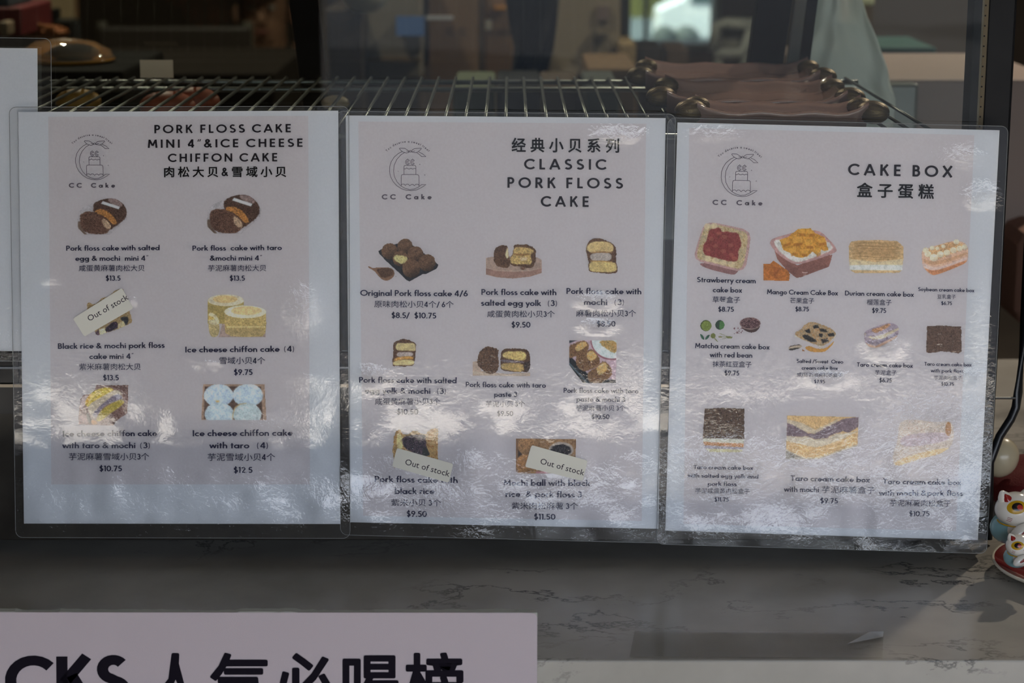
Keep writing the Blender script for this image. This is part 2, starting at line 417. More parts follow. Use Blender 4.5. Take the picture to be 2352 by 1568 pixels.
# ================================================================== SETTING
FLZ = -0.92
def struct(name, mb, m, parent=None, **k):
    o = mb.build(name, m, parent, **k)
    if parent is None: o['kind'] = 'structure'
    return o
M_floor = mat('shop_floor_tile', (96, 90, 84), .35, noise=(3, (84, 78, 74)))
M_wallb = mat('brown_wall_paint', (96, 84, 72), .7, noise=(1.2, (86, 74, 62)))
M_ceil = mat('ceiling_paint', (120, 116, 110), .9)
M_black = mat('black_powder_coat', (12, 12, 15), .5, spec=.2, noise=(30, (20, 20, 22)))
M_blackgl = mat('black_gloss_trim', (9, 10, 13), .12)
struct('floor', MB().box(-4, 5, YF, 9, FLZ - .05, FLZ), M_floor)
struct('ceiling', MB().box(-4, 5, YF, 9, 1.95, 2.0), M_ceil)
struct('wall_left', MB().box(-4.1, -4, YF, 9, FLZ, 1.95), M_wallb)
struct('wall_right', MB().box(5, 5.1, YF, 9, FLZ, 1.95), M_wallb)
# street side wall: wide open shop front, low left opening added for glare
mb = MB(); mb.box(-4, -1.08, YF - .15, YF, FLZ, 1.95); mb.box(-.74, DOOR[0], YF - .15, YF, FLZ, 1.95); mb.box(-1.08, -.74, YF - .15, YF, -.38, 1.95); mb.box(DOOR[1], 5, YF - .15, YF, FLZ, 1.95); mb.box(DOOR[0], DOOR[1], YF - .15, YF, DOOR[3], 1.95)
struct('wall_front', mb, M_wallb)
# rear wall with a window on to the street behind
a = onY(1446, 97, 8.5); b = onY(1640, -60, 8.5)
mb = MB(); mb.box(-4, a.x, 8.5, 8.65, FLZ, 1.95); mb.box(b.x, 5, 8.5, 8.65, FLZ, 1.95); mb.box(a.x, b.x, 8.5, 8.65, FLZ, a.z); mb.box(a.x, b.x, 8.5, 8.65, b.z, 1.95)
struct('wall_back', mb, M_wallb)
win = MB().box(a.x - .03, a.x, 8.44, 8.5, a.z - .03, b.z + .03).box(b.x, b.x + .03, 8.44, 8.5, a.z - .03, b.z + .03).box(a.x, b.x, 8.44, 8.5, a.z - .03, a.z).box(a.x, b.x, 8.44, 8.5, b.z, b.z + .03)
win = struct('window_1', win, mat('grey_window_frame', (120, 120, 110), .5))
mx = onY(1484, 40, 8.46).x
MB().box(mx - .01, mx + .01, 8.45, 8.5, a.z, b.z).build('window_bar', mat('dark_mullion', (70, 84, 84), .5), win)
MB().box(a.x, b.x, 8.52, 8.525, a.z, b.z).build('window_pane', clear_mat('pane_glass', 1.45, tint=(.6, .62, .6)), win)
# ground outside; the front strips are unseen, added for the films to mirror
struct('added_pavement', MB().box(-30, 30, -3.95, YF, FLZ - .06, FLZ - .01), mat('sunlit_pavement', (196, 186, 170), .8, noise=(.6, (176, 168, 154))))
struct('added_road_front', MB().box(-40, 40, -31, -3.95, FLZ - .12, FLZ - .08), mat('dark_asphalt', (34, 34, 36), .9, spec=.1, noise=(.8, (28, 28, 30))))
struct('added_sidewalk_far', MB().box(-40, 40, -44, -31, FLZ - .1, FLZ - .03), mat('grey_paving', (70, 67, 62), .9))
struct('road', MB().box(-30, 60, 9, 160, -4.6, -4.5), mat('pale_asphalt', (96, 104, 104), .9))
gl = struct('lawn', MB().box(-30, 8.9, 72, 80, -4.5, -3.2), mat('grass_bank', (124, 120, 56), .9, noise=(.8, (92, 92, 40))))

# marble counter
mt = bpy.data.materials.new('veined_marble'); mt.use_nodes = True; t = mt.node_tree; B = t.nodes['Principled BSDF']
tcn = t.nodes.new('ShaderNodeTexCoord'); n1 = t.nodes.new('ShaderNodeTexNoise'); n1.inputs['Scale'].default_value = 8; n1.inputs['Detail'].default_value = 9; n1.inputs['Roughness'].default_value = .62; n1.inputs['Distortion'].default_value = .25
mp = t.nodes.new('ShaderNodeMapping'); mp.inputs['Scale'].default_value = (1.0, 1.7, 1.7); mp.inputs['Rotation'].default_value = (0, 0, .5); mp.inputs['Location'].default_value = (3.1, .4, 0)
t.links.new(tcn.outputs['Object'], mp.inputs[0]); t.links.new(mp.outputs[0], n1.inputs['Vector'])
ab = t.nodes.new('ShaderNodeMath'); ab.operation = 'SUBTRACT'; ab.inputs[1].default_value = .5; t.links.new(n1.outputs['Fac'], ab.inputs[0])
ab2 = t.nodes.new('ShaderNodeMath'); ab2.operation = 'ABSOLUTE'; t.links.new(ab.outputs[0], ab2.inputs[0])
r1 = t.nodes.new('ShaderNodeValToRGB'); r1.color_ramp.elements[0].position = 0; r1.color_ramp.elements[0].color = (1, 1, 1, 1); r1.color_ramp.elements[1].position = .013; r1.color_ramp.elements[1].color = (0, 0, 0, 1)
t.links.new(ab2.outputs[0], r1.inputs[0])
n2 = t.nodes.new('ShaderNodeTexNoise'); n2.inputs['Scale'].default_value = 5; n2.inputs['Detail'].default_value = 4; t.links.new(tcn.outputs['Object'], n2.inputs['Vector'])
r2 = t.nodes.new('ShaderNodeValToRGB'); r2.color_ramp.elements[0].position = .52; r2.color_ramp.elements[1].position = .64; t.links.new(n2.outputs['Fac'], r2.inputs[0])
mu = t.nodes.new('ShaderNodeMath'); mu.operation = 'MULTIPLY'; t.links.new(r1.outputs[0], mu.inputs[0]); t.links.new(r2.outputs[0], mu.inputs[1])
mxc = t.nodes.new('ShaderNodeMix'); mxc.data_type = 'RGBA'
n3 = t.nodes.new('ShaderNodeTexNoise'); n3.inputs['Scale'].default_value = 9; n3.inputs['Detail'].default_value = 6; t.links.new(tcn.outputs['Object'], n3.inputs['Vector'])
r3 = t.nodes.new('ShaderNodeValToRGB'); r3.color_ramp.elements[0].position = .3; r3.color_ramp.elements[0].color = rgba((148, 145, 138)); r3.color_ramp.elements[1].position = .62; r3.color_ramp.elements[1].color = rgba((176, 173, 166))
t.links.new(n3.outputs['Fac'], r3.inputs[0]); t.links.new(r3.outputs[0], mxc.inputs[6]); mxc.inputs[7].default_value = rgba((84, 84, 86))
t.links.new(mu.outputs[0], mxc.inputs[0]); t.links.new(mxc.outputs[2], B.inputs['Base Color']); B.inputs['Roughness'].default_value = .22; B.inputs['Specular IOR Level'].default_value = .28
YC = onZ(1800, 1516, 0).y
cn = thing('counter', 'veined grey-white marble counter under the display case', 'counter', loc=(0, .2, -.5))
def child(o, p):
    o.parent = p; o.matrix_parent_inverse = Matrix.Translation(-Vector(p.location)); return o
child(MB().box(-1.3, 1.5, YC, .62, -.035, 0).build('marble_slab', mt, bevel=.0012), cn)
child(MB().box(-1.3, 1.5, YC + .001, YC + .021, -.30, -.0352).build('marble_apron', mt), cn)
child(MB().box(-1.28, 1.48, YC + .03, .60, FLZ, -.036).build('base_cabinet', mat('counter_carcass', (60, 54, 48), .7)), cn)

# ================================================================== DISPLAY CASE
XR = .3400; XL = -.95
case = thing('display_case', 'black framed refrigerated glass display case on the marble counter', 'display case', loc=(-.3, .2, .012))
M_steel = mat('brushed_case_panel', (74, 70, 64), .34, metal=.35, noise=(40, (62, 58, 54)))
def zY(v, Y): return onY(CX, v, Y).z
zt = zY(806, .004); z1 = zY(884, .004); z2 = zY(950, .004); z3 = zY(987, .004)
child(MB().box(XL, XR - .012, .010, .45, .012, z2).build('base_panel', M_steel, bevel=.001), case)
child(MB().box(XL, XR - .012, .004, .45, z2, z1 - .001).build('upper_base_panel', mat('dark_case_band', (60, 60, 60), .3, metal=.3)), case)
child(MB().box(XL, XR - .012, .0015, .010, z1 - .001, z1 + .0012).build('bright_trim', mat('beige_metal_trim', (170, 160, 145), .3, metal=.8)), case)
child(MB().box(XL, XR - .012, .002, .45, z1 + .0012, zt).build('black_sill', M_blackgl, bevel=.001), case)
child(MB().box(XL, XR - .012, .0008, .004, zt - .012, zt - .0105).build('sill_line', mat('sill_steel', (120, 126, 134), .3, metal=.8)), case)
for x in (XL + .05, XR - .06):
    for y in (.04, .40): child(MB().lathe([(0, 0), (.016, 0), (.018, .003), (.014, .0125), (0, .0125)], (x, y, .0001), 16).build('foot', M_black, sm=True), case)
# right corner post, gasket strip
fr = MB().box(onY(2275, 0, .004).x, XR, .012, .05, .012, .80).build('corner_post', M_black, bevel=.002); child(fr, case)
gs = MB().box(onY(2262, 0, .004).x, onY(2277, 0, .004).x, .010, .022, .012, .80).build('gasket_strip', mat('perforated_beige_strip', (112, 102, 84), .8, spec=.1)); child(gs, case)
xg = (onY(2262, 0, .004).x + onY(2277, 0, .004).x) / 2
for i in range(22):
    child(MB().lathe([(0, 0), (.0006, 0), (.0006, .0003), (0, .0003)], n=8, M=Matrix.Translation((xg, .0099, .28 + i * .0068)) @ Matrix.Rotation(pi / 2, 4, 'X')).build('strip_hole', M_black), case)
child(MB().box(onY(2243, 0, .004).x, onY(2261, 0, .004).x, .009, .030, .012, .80).build('inner_channel', mat('dark_channel', (36, 33, 30), .7, spec=.1)), case)
child(MB().box(XL, XL + .02, .006, .45, .012, .80).build('corner_post', M_black), case)
child(MB().box(XL, XR, .004, .30, .78, .82).build('top_frame', M_black, bevel=.003), case)
M_glass = clear_mat('case_glass', 1.5, .004, tint=(.93, .96, .94))
child(MB().box(XL + .02, onY(2262, 0, .004).x, .0045, .0046, zt, .78).build('front_pane', M_glass), case)
# side pane, light reaches the inside through it
# rear frame: raked back, posts run from the front top down to the rear rail
def rear(px_t, px_b, wt, wb, name, m, th=.018, vt=-240, vb=330):
    yt, yb = .30, .47
    P = [onY(px_t, vt, yt), onY(px_t + wt, vt, yt), onY(px_b + wb, vb, yb), onY(px_b, vb, yb)]
    q = [p + Vector((0, th, 0)) for p in P]
    me = meshd(name, P + q, [(0, 1, 2, 3), (7, 6, 5, 4), (0, 4, 5, 1), (1, 5, 6, 2), (2, 6, 7, 3), (3, 7, 4, 0)])
    return child(link(name, me, m), case)
rear(632, 708, 74, 58, 'rear_door_post', M_black)
rear(1772, 1694, 82, 78, 'rear_door_post', M_black)
rear(1862, 1782, 24, 26, 'door_track', mat('track_steel', (150, 158, 160), .3, metal=.7), .006)
rear(1888, 1812, 22, 24, 'rear_door_post', M_black, .014)
rear(-300, -180, 930, 886, 'rear_pane', clear_mat('rear_glass', 1.2, .01, tint=(.80, .82, .80)), .001)
pn = rear(708, 768, 1066, 930, 'rear_pane', clear_mat('rear_glass', 1.2, .01, tint=(.80, .82, .80)), .001)

# wire shelf inside the case
shelf = thing('wire_shelf', 'chrome wire shelf inside the glass case', 'shelf', loc=(-.2, .22, .28))
M_chrome = mat('chrome_wire', (128, 130, 128), .34, metal=1.0)
YR = .40; ZS = onY(CX, 192, YR).z; ZW = ZS + .0045
child(MB().tube([(XL + .03, YR, ZS + .0012), (.30, YR, ZS + .0012)], .0022, 10).build('rear_rail', M_chrome, sm=True), shelf)
child(MB().tube([(XL + .03, YR + .004, ZS - .0055), (.30, YR + .004, ZS - .0055)], .0022, 10).build('rear_rail', M_chrome, sm=True), shelf)
child(MB().tube([(XL + .03, .035, ZS), (.30, .035, ZS)], .0022, 10).build('front_rail', M_chrome, sm=True), shelf)
x0 = onY(1203, 184, YR).x; dx = onY(1242, 184, YR).x - x0
wm = MB().tube([(0, .03, 0), (0, YR + .006, 0)], .00125, 8); wo = wm.build('shelf_wire', M_chrome, sm=True); wme = wo.data
k0 = int((XL + .05 - x0) / dx); first = True
for k in range(k0, 40):
    x = x0 + k * dx
    if x > .30: break
    o = wo if first else wo.copy()
    if not first: COL.objects.link(o)
    first = False; child(o, shelf); o.location = (x - 0, 0, ZW)

# ================================================================== LAMINATED MENU SHEETS
M_film = clear_mat('laminating_film', 1.75, .035, haze=.015, bump=[(90, .0016, 2.0), (420, .0007, 3.0)], attr=True)
M_edge = mat('sealed_film_edge', (150, 152, 152), .25, spec=.8)
M_navy = mat('navy_print', (58, 58, 84), .7, spec=.1)
M_ink = mat('black_print', (38, 32, 40), .7, spec=.1)
M_logo = mat('logo_line_print', (112, 104, 114), .7, spec=.1)
M_paper = mat('white_paper', (226, 229, 233), .75, spec=.15, noise=(900, (222, 225, 229)))
M_tint = mat('pinkish_printed_ground', (223, 219, 221), .75, spec=.15, noise=(700, (219, 214, 216)))
def sstep(a, b, x): t_ = np.clip((x - a) / (b - a), 0, 1); return t_ * t_ * (3 - 2 * t_)
class Sheet:
    def __init__(s, name, label, paper, film, base, curl, patches=(), tint=None, rad=16, wr=(.10, .9, .66, .95), papercol=(150, 146, 148)):
        s.paper, s.film, s.base, s.curl, s.pc = paper, film, base, curl, papercol
        s.y0 = min(paper[0][1], paper[1][1]); s.y1 = max(paper[2][1], paper[3][1]); s.x0 = min(paper[0][0], paper[3][0]); s.x1 = max(paper[1][0], paper[2][0])
        c = onY((s.x0 + s.x1) / 2, (s.y0 + s.y1) / 2, base); s.root = thing(name, label, 'menu sheet', 'laminated menu sheets on the case', (c.x, base, c.z))
        pg = s.grid(paper, 72, 96, 0.0); s.add('paper', pg, M_paper)
        if tint: s.add('printed_ground', s.grid(tint, 72, 96, .00007), M_tint)
        fm = s.grid(film, 110, 140, .0007, rad)
        X, Y = s._px; v = (Y - s.y0) / (s.y1 - s.y0)
        wv = wr[0] + wr[1] * sstep(wr[2], wr[3], v)
        for (px, py, rx, ry, a) in patches: wv = wv + a * np.exp(-(((X - px) / rx) ** 2 + ((Y - py) / ry) ** 2))
        at = fm.attributes.new('wrinkle', 'FLOAT', 'POINT'); at.data.foreach_set('value', wv.ravel().astype(np.float32))
        s.add('laminate_film', fm, M_film)
        n = 40; q = film; pts = []
        for (px, py) in s.outline(film, rad): pts.append(tuple(s.at(np.array([px]), np.array([py]), .0007)[0]))
        m = MB(); m.tube(pts + [pts[0]], .00022, 5, cap=False); s.add('film_edge', None, M_edge, m)
    def D(s, X, Y):
        v = (Y - s.y0) / (s.y1 - s.y0); u = (X - s.x0) / (s.x1 - s.x0); return s.base - s.curl(u, v)
    def at(s, X, Y, off): return gridY(X, Y, s.D(X, Y) - off)
    def grid(s, q, nu, nv, off, rad=0):
        U, V = np.meshgrid(np.linspace(0, 1, nu + 1), np.linspace(0, 1, nv + 1)); (a, b, c, d) = [np.array(p, float) for p in q]
        X = (a[0] * (1 - U) + b[0] * U) * (1 - V) + (d[0] * (1 - U) + c[0] * U) * V; Y = (a[1] * (1 - U) + b[1] * U) * (1 - V) + (d[1] * (1 - U) + c[1] * U) * V
        if rad:
            W = b[0] - a[0]; H = d[1] - a[1]; r = rad
            for cu, cv in ((0, 0), (1, 0), (1, 1), (0, 1)):
                du = np.abs(U - cu) * W; dv = np.abs(V - cv) * H; m = (du < r) & (dv < r)
                ex = r - du; ey = r - dv; L = np.hypot(ex, ey); mx_ = np.maximum(ex, ey); k = np.where((L > 1e-6) & m, np.minimum(1, mx_ / np.maximum(L, 1e-6)), 1)
                sx = 1 if cu == 0 else -1; sy = 1 if cv == 0 else -1
                X = X + np.where(m, sx * (ex - ex * k), 0); Y = Y + np.where(m, sy * (ey - ey * k), 0)
        s._px = (X, Y); P = s.at(X.ravel(), Y.ravel(), off)
        n = nu + 1; F = [(j * n + i, (j + 1) * n + i, (j + 1) * n + i + 1, j * n + i + 1) for j in range(nv) for i in range(nu)]
        me = meshd('sheet', P, F); smooth(me); return me
    def outline(s, q, r):
        a, b, c, d = [Vector(p) for p in q]; o = []
        for p, pr, nx in ((a, d, b), (b, a, c), (c, b, d), (d, c, a)):
            e1 = (pr - p).normalized(); e2 = (nx - p).normalized(); cc = p + e1 * r + e2 * r
            for i in range(7): t_ = i / 6 * pi / 2; o.append(tuple(cc - e2 * (r * cos(t_)) - e1 * (r * sin(t_))))
            L = (nx - p).length
            for k in range(1, 12): o.append(tuple(p + e2 * (r + (L - 2 * r) * k / 12)))
        return o
    def add(s, name, me, m, mbld=None, parent=None, label=None):
        o = mbld.build(name, m) if mbld else link(name, me, m)
        p = parent or s.root; o.parent = p; o.matrix_parent_inverse = Matrix.Translation(-Vector(s.root.location))
        if label: o['label'] = label
        return o
    def text(s, name, lines, m, label=None, off=.0003, **kw):
        VV, FF = [], []
        for L in lines:
            k = dict(kw); k.update(L[6] if len(L) > 6 else {})
            V, F = line_px(*L[:6], **k); b = len(VV); VV += V; FF += [tuple(i + b for i in f) for f in F]
        A = np.array(VV); P = s.at(A[:, 0], A[:, 1], off); return s.add(name, meshd(name, P, FF), m, label=label)
    def picture(s, pic, label):
        me = pic.mesh(lambda X, Y: s.at(X, Y, .0002), s.pc); return s.add('dish_picture', me, M_PRINT, label=label)

wv_ = lambda u, v, a, sd: a * (vn(u * 100, v * 129, 11, sd) + .45 * vn(u * 100, v * 129, 5, sd + 3)) * sstep(.62, .86, v) * (1 + 1.6 * sstep(.80, 1, v))
c1 = lambda u, v: wv_(u, v, .0009, 1) + .0048 * sstep(.80, 1.04, v)
c2 = lambda u, v: wv_(u, v, .0012, 4) + .0060 * sstep(.76, 1.04, v)
c3 = lambda u, v: wv_(u, v, .0017, 7) + .0110 * sstep(.66, 1.04, v) * (.45 + .55 * u) + .0012 * sstep(.8, 1.02, u)
S0 = Sheet('laminated_menu_sheet', 'blank white laminated sheet at the far left edge, hung higher than the others', [(-560, 104), (86, 111), (89, 806), (-552, 806)], [(-582, 80), (117, 88), (122, 829), (-575, 829)], -.0015,
           lambda u, v: .0008 * sstep(.7, 1, v), tint=None, wr=(.05, .3, .7, 1))
S1 = Sheet('laminated_menu_sheet', 'laminated menu sheet headed mini and chiffon cakes, six cake pictures in two columns', [(42, 257), (777, 254), (782, 1203), (55, 1202)], [(21, 246), (801, 244), (804, 1236), (36, 1234)], -.0052, c1,
           patches=[(690, 700, 35, 45, .8), (300, 690, 20, 14, .3), (700, 870, 40, 18, .3), (640, 975, 60, 22, .45), (480, 835, 25, 10, .4), (110, 640, 20, 12, .3), (590, 975, 24, 30, .3)],
           tint=[(111, 268), (708, 266), (712, 1112), (118, 1112)], wr=(.04, .30, .80, .97), papercol=(138, 132, 131))
S2 = Sheet('laminated_menu_sheet', 'laminated menu sheet headed classic pork floss cake, eight cake pictures, two stickers', [(794, 265), (1529, 271), (1512, 1214), (804, 1199)], [(772, 255), (1552, 262), (1529, 1247), (782, 1228)], -.0032, c2,
           patches=[(850, 860, 38, 18, 1.0), (1375, 690, 40, 16, .8), (1375, 748, 34, 12, .8), (1420, 312, 60, 18, .5), (1070, 1080, 34, 34, .6), (1050, 1150, 60, 28, .5), (900, 1070, 50, 20, .4), (1450, 850, 30, 60, .25)],
           tint=[(823, 279), (1484, 284), (1474, 1196), (834, 1184)], wr=(.04, .27, .74, .96), papercol=(146, 142, 148))
S3 = Sheet('laminated_menu_sheet', 'laminated menu sheet headed cake box, curled at its lower right corner', [(1556, 281), (2296, 299), (2246, 1240), (1528, 1218)], [(1534, 270), (2316, 290), (2266, 1271), (1508, 1249)], -.0050, c3,
           patches=[(2032, 790, 34, 22, 1.1), (1900, 866, 45, 14, .8), (2255, 450, 34, 26, .8), (2210, 360, 45, 25, .4), (2226, 865, 40, 20, .6), (1640, 310, 70, 18, .25), (2160, 960, 110, 60, .9), (1660, 1080, 90, 60, .7), (2250, 800, 18, 160, .3)],
           tint=[(1583, 294), (2238, 310), (2196, 1219), (1570, 1203)], wr=(.05, .33, .66, .85), papercol=(160, 157, 164))

# ---- headings
CJ = dict(cjkoff=.022); BJ = dict(weight=.19)
S1.text('heading', [('PORK FLOSS CAKE', 354.6, 668, 306, 303.7, 19, {'track': .22}), ('MINI 4“&ICE CHEESE', 339.4, 695, 339.6, 337, 19, {'track': .22}), ('CHIFFON CAKE', 385.7, 636.8, 372, 370.4, 19, {'track': .22}),
    ('肉松大贝&雪域小贝', 376.9, 657.4, 404.5, 404, 19, {'track': .30, 'cjkoff': .022})], M_ink, weight=.18)
S2.text('heading', [('经典小贝系列', 1175, 1422, 346, 347.5, 25.5, {'track': .38, 'cjkoff': .022}), ('CLASSIC', 1203.6, 1393.3, 388.6, 389.8, 24, {'track': .3}), ('PORK FLOSS', 1165.4, 1431, 431, 433, 24, {'track': .3}), ('CAKE', 1242, 1352, 474.2, 474.9, 24, {'track': .3})], M_ink, weight=.18)
S3.text('heading', [('CAKE BOX', 1947.6, 2187.8, 401.6, 407.2, 26, {'track': .3}), ('盒子蛋糕', 1967.7, 2145, 449.5, 453.5, 26, {'track': .38, 'cjkoff': .022})], M_ink, weight=.18)
CAPS = [
 (S1, [('Pork floss cake with salted',151.9,366.8,575.7,574.4,11.7), ('egg & mochi  mini 4"',172.8,340.8,599,598.5,11.7), ('咸蛋黄麻薯肉松大贝',181,332,621.6,621.4,11.6), ('$13.5',243,277,644.5,644.4,11.8)]),
 (S1, [('Pork floss  cake with taro',442,647.5,575.6,574,11.7), ('&mochi mini 4"',481.9,602,598.4,598,11.7), ('芋泥麻薯肉松大贝',477.9,611.3,621.5,621.3,11.6), ('$13.5',527.7,562.6,644.5,644.4,11.8)]),
 (S1, [('Black rice & mochi pork floss',133,378.4,801,798.4,12.7), ('cake mini 4"',205,307,824.5,824,12.7), ('紫米麻薯肉松大贝',181.8,323,848.5,848.3,12.3), ('$13.5',236.9,273,873.3,873.2,12.5)]),
 (S1, [('Ice cheese chiffon cake（4）',425.5,675.4,809.2,807.3,13.3), ('雪域小贝4个',503.8,609.2,834.5,834.5,13), ('$9.75',537.4,580.2,860.9,860.8,13)]),
 (S1, [('Ice cheese chiffon cake',144.6,361,1002.4,1001,13.4), ('with taro & mochi（3）',142.7,344,1029,1029,13.4), ('芋泥麻薯雪域小贝3个',158.2,342.7,1055,1055,13.2), ('$10.75',228.4,280.2,1082,1082,13)]),
 (S1, [('Ice cheese chiffon cake',442.7,672.4,1001.6,1000.3,14), ('with taro （4）',480.5,615.3,1029.3,1029.3,14), ('芋泥雪域小贝4个',477,632,1056.5,1056.5,13.8), ('$12.5',536.8,580.2,1085.6,1085.6,13.5)]),
 (S2, [('Original Pork floss cake 4/6',827.2,1074.6,679,680.5,13.5), ('原味肉松小贝4个/ 6个',859.7,1042,704.5,705.5,12.6), ('$8.5/  $10.75',899.3,1002,730,731.2,13)]),
 (S2, [('Pork floss cake with',1105.6,1278,677,677.7,13.4), ('salted egg yolk （3）',1104.8,1279,701.8,702.7,13.4), ('咸蛋黄肉松小贝3个',1119,1274.4,727.2,727.4,12.6), ('$9.50',1175,1218.5,752,752,13)]),
 (S2, [('Pork floss cake with',1301,1473.2,674.7,675.7,13.4), ('mochi （3）',1341.2,1433,700,700.3,13.4), ('麻薯肉松小贝3个',1323.3,1461,725.7,726,12.6), ('$8.50',1371,1414,750,750,13)]),
 (S2, [('Pork floss cake with salted',824.7,1049,878.5,880,13.2), ('egg yolk & mochi （3）',838,1024,903.3,904.4,13.2), ('咸蛋黄麻薯小贝3个',861.2,1011.6,928,928.3,12.4), ('$10.50',911.8,961,951.5,951.6,12.5)]),
 (S2, [('Pork floss cake with taro',1069.8,1254,888.6,890.3,11.9), ('paste 3',1134.8,1187.8,911.2,911.4,11.9), ('芋泥小贝 3个',1115.7,1205.9,933,933.3,11.2), ('$9.50',1142,1179,955,955,11.5)]),
 (S2, [('Pork floss cake with taro',1294.5,1466.5,901.7,903.3,11.4), ('paste & mochi 3',1324,1436,922,923,11.4), ('芋泥麻薯小贝 3个',1323,1436.5,942.3,942.6,10.8), ('$10.50',1359,1400,962.2,962.3,11)]),
 (S2, [('Pork floss cake with',860.3,1051.3,1106.4,1109.3,14), ('black rice',906.6,998.3,1134,1134.4,14), ('紫米小贝 3个',898.3,1013,1160.5,1161,13), ('$9.50',934,980.4,1186,1187,13.5)]),
 (S2, [('Mochi ball with black',1156.7,1356,1115,1116,14), ('rice  & pork floss 3',1161,1336.8,1141,1142.3,14), ('紫米肉松麻薯 3个',1174.5,1328,1168,1168.4,13), ('$11.50',1226.5,1276,1192.8,1193,13.2)]),
 (S3, [('Strawberry cream',1601.2,1735.8,647.7,650.7,12), ('cake box',1637,1704.5,671,672,12), ('草莓盒子',1636.5,1699.8,693.7,694.6,11.6), ('$8.75',1649.7,1685.5,715.4,715.8,11.3)]),
 (S3, [('Mango Cream Cake Box',1761.6,1924.9,675.3,678.3,11.2), ('芒果盒子',1814.8,1869.9,695,696,10.2), ('$8.75',1826.9,1858,714.7,715,10.5)]),
 (S3, [('Durian cream cake box',1940.5,2099,678.2,681.5,11), ('榴莲盒子',1991,2047.7,699,700,10.6), ('$9.75',2003.2,2035.4,718.2,718.6,11)]),
 (S3, [('Soybean cream cake box',2108.9,2237.9,668,671,8.6), ('豆乳盒子',2153,2195.3,685,685.6,8), ('$6.75',2162,2186.5,700,700.3,8)]),
 (S3, [('Matcha cream cake box',1596.5,1767.8,799,802.4,11.6), ('with red bean',1630,1728,820,821.4,11.6), ('抹茶红豆盒子',1636.7,1726.2,841.3,842.3,11), ('$9.75',1664.2,1698,861.7,862.2,11)]),
 (S3, [('Salted /Sweet  Oreo',1829.9,1936.8,833,834.9,8.5), ('cream cake Box',1841,1924.6,848.5,849.6,8.5), ('咸/甜奶油奥利奥盒子',1830.4,1934.8,864,865,7.8), ('$7.95',1870,1895,879.7,880,8)]),
 (S3, [('Taro cream cake box',1968,2096.7,841.6,844.3,9.8), ('芋泥盒子',2009.4,2059.7,860,860.8,9.2), ('$6.75',2019.9,2048.4,877.6,878,9.5)]),
 (S3, [('Taro cream cake box',2123,2231.8,839.3,841.7,8.4), ('with pork floss',2137.6,2213,854.6,856.3,8.4), ('芋泥肉松盒子',2145,2209.4,871,871.9,7.9), ('$10.75',2162,2191,885.5,885.9,8)]),
 (S3, [('Taro cream cake box',1593,1729.9,1076.9,1079,9.4), ('with salted egg yolk and',1579.4,1741.9,1095.9,1098.8,9.4), ('pork floss',1625.5,1692,1115.2,1116,9.4), ('芋泥咸蛋黄肉松盒子',1597,1722,1131.5,1133,9.8), ('$11.75',1641,1674.3,1151.2,1151.6,9.5)]),
 (S3, [('Taro cream cake box',1815.8,1998,1103.8,1107.8,12.6), ('with mochi 芋泥麻薯盒子',1800.4,2009.6,1129,1132,12.6), ('$9.75',1884,1924.7,1155.4,1156,12.2)]),
 (S3, [('Taro cream cake box',2028,2207.6,1111.2,1113.7,12.6), ('with mochi &pork floss',2018.6,2212,1137.5,1138.6,12.6), ('芋泥麻薯肉松盒子',2043.8,2184,1160.5,1162,12.2), ('$10.75',2088.4,2135,1184.9,1185.6,12)]),
]
for S, L in CAPS: S.text('caption', L, M_navy, weight=.17)

# ---- shop emblem: ribboned crescent with a two-tier cake, drawn once and fitted to each sheet
def affine(src, dst):
    A = np.array([[x, y, 1] for x, y in src]); return np.linalg.solve(A, np.array(dst, float))
LOGO = [arc(960,722,375,358,112,270)[::-1] if False else [(820,372),(745,410),(670,475),(615,560),(588,650),(585,740),(605,830),(650,915),(715,990),(800,1045),(890,1073),(980,1080),(1070,1068),(1150,1030),(1200,1000),(1240,970),(1165,970)],
        [(860,393),(790,435),(715,520),(670,620),(658,730),(675,830),(720,920),(785,990),(860,1035),(950,1062),(1030,1050),(1100,1020),(1165,970)],
        [(1110,383),(1180,415),(1240,468),(1165,468),(1125,430),(1075,395)], [(940,372),(905,345),(860,318),(770,314),(764,326),(795,360),(830,385),(885,402),(925,395),(942,378)],
        [(975,368),(1010,335),(1045,322),(1155,316),(1158,326),(1130,355),(1100,380),(1060,398),(1000,390),(975,378)], full(958,371,16,15), [(890,365),(935,378)], [(980,378),(1045,365)],
        [(845,790),(845,650),(850,635),(865,626),(1040,626),(1055,635),(1060,650),(1060,790)], [(845,688),(870,688),(895,670),(925,690),(950,688),(970,676),(1005,692),(1030,678),(1058,686)],
        [(795,1000),(795,830),(802,800),(825,790),(1090,790),(1112,805),(1118,835),(1118,1000)], [(795,975),(820,962),(850,965),(868,985),(895,963),(925,965),(950,992),(985,966),(1010,968),(1032,990),(1060,965),(1095,965),(1118,982)],
        arc(912,565,37,46,35,325), arc(912,565,17,20,45,315), [(942,538),(925,552)], [(942,592),(925,580)], arc(1002,565,37,46,35,325), arc(1002,565,17,20,45,315), [(1032,538),(1015,552)], [(1032,592),(1015,580)],
        [(912,612),(912,626)], [(1002,612),(1002,626)], [(912,505),(912,520)], [(1002,505),(1002,520)]]
STARS = [(1130,607,15), (742,730,11), (1220,798,16), (497,310,6), (1312,320,6)]
FILL_P = [[(845,700),(1060,700),(1060,788),(845,788)], [(797,800),(1116,800),(1116,965),(797,965)], [(775,318),(860,322),(935,370),(885,398),(825,380)], [(1150,320),(1045,326),(980,370),(1060,394),(1100,378)]]
FILL_W = [[(850,630),(1055,630),(1058,682),(848,682)], [(798,975),(1116,975),(1112,1015),(1040,1050),(955,1062),(870,1040),(800,1000)]]
SRC = [(445, 1235), (1345, 1235), (958, 371)]
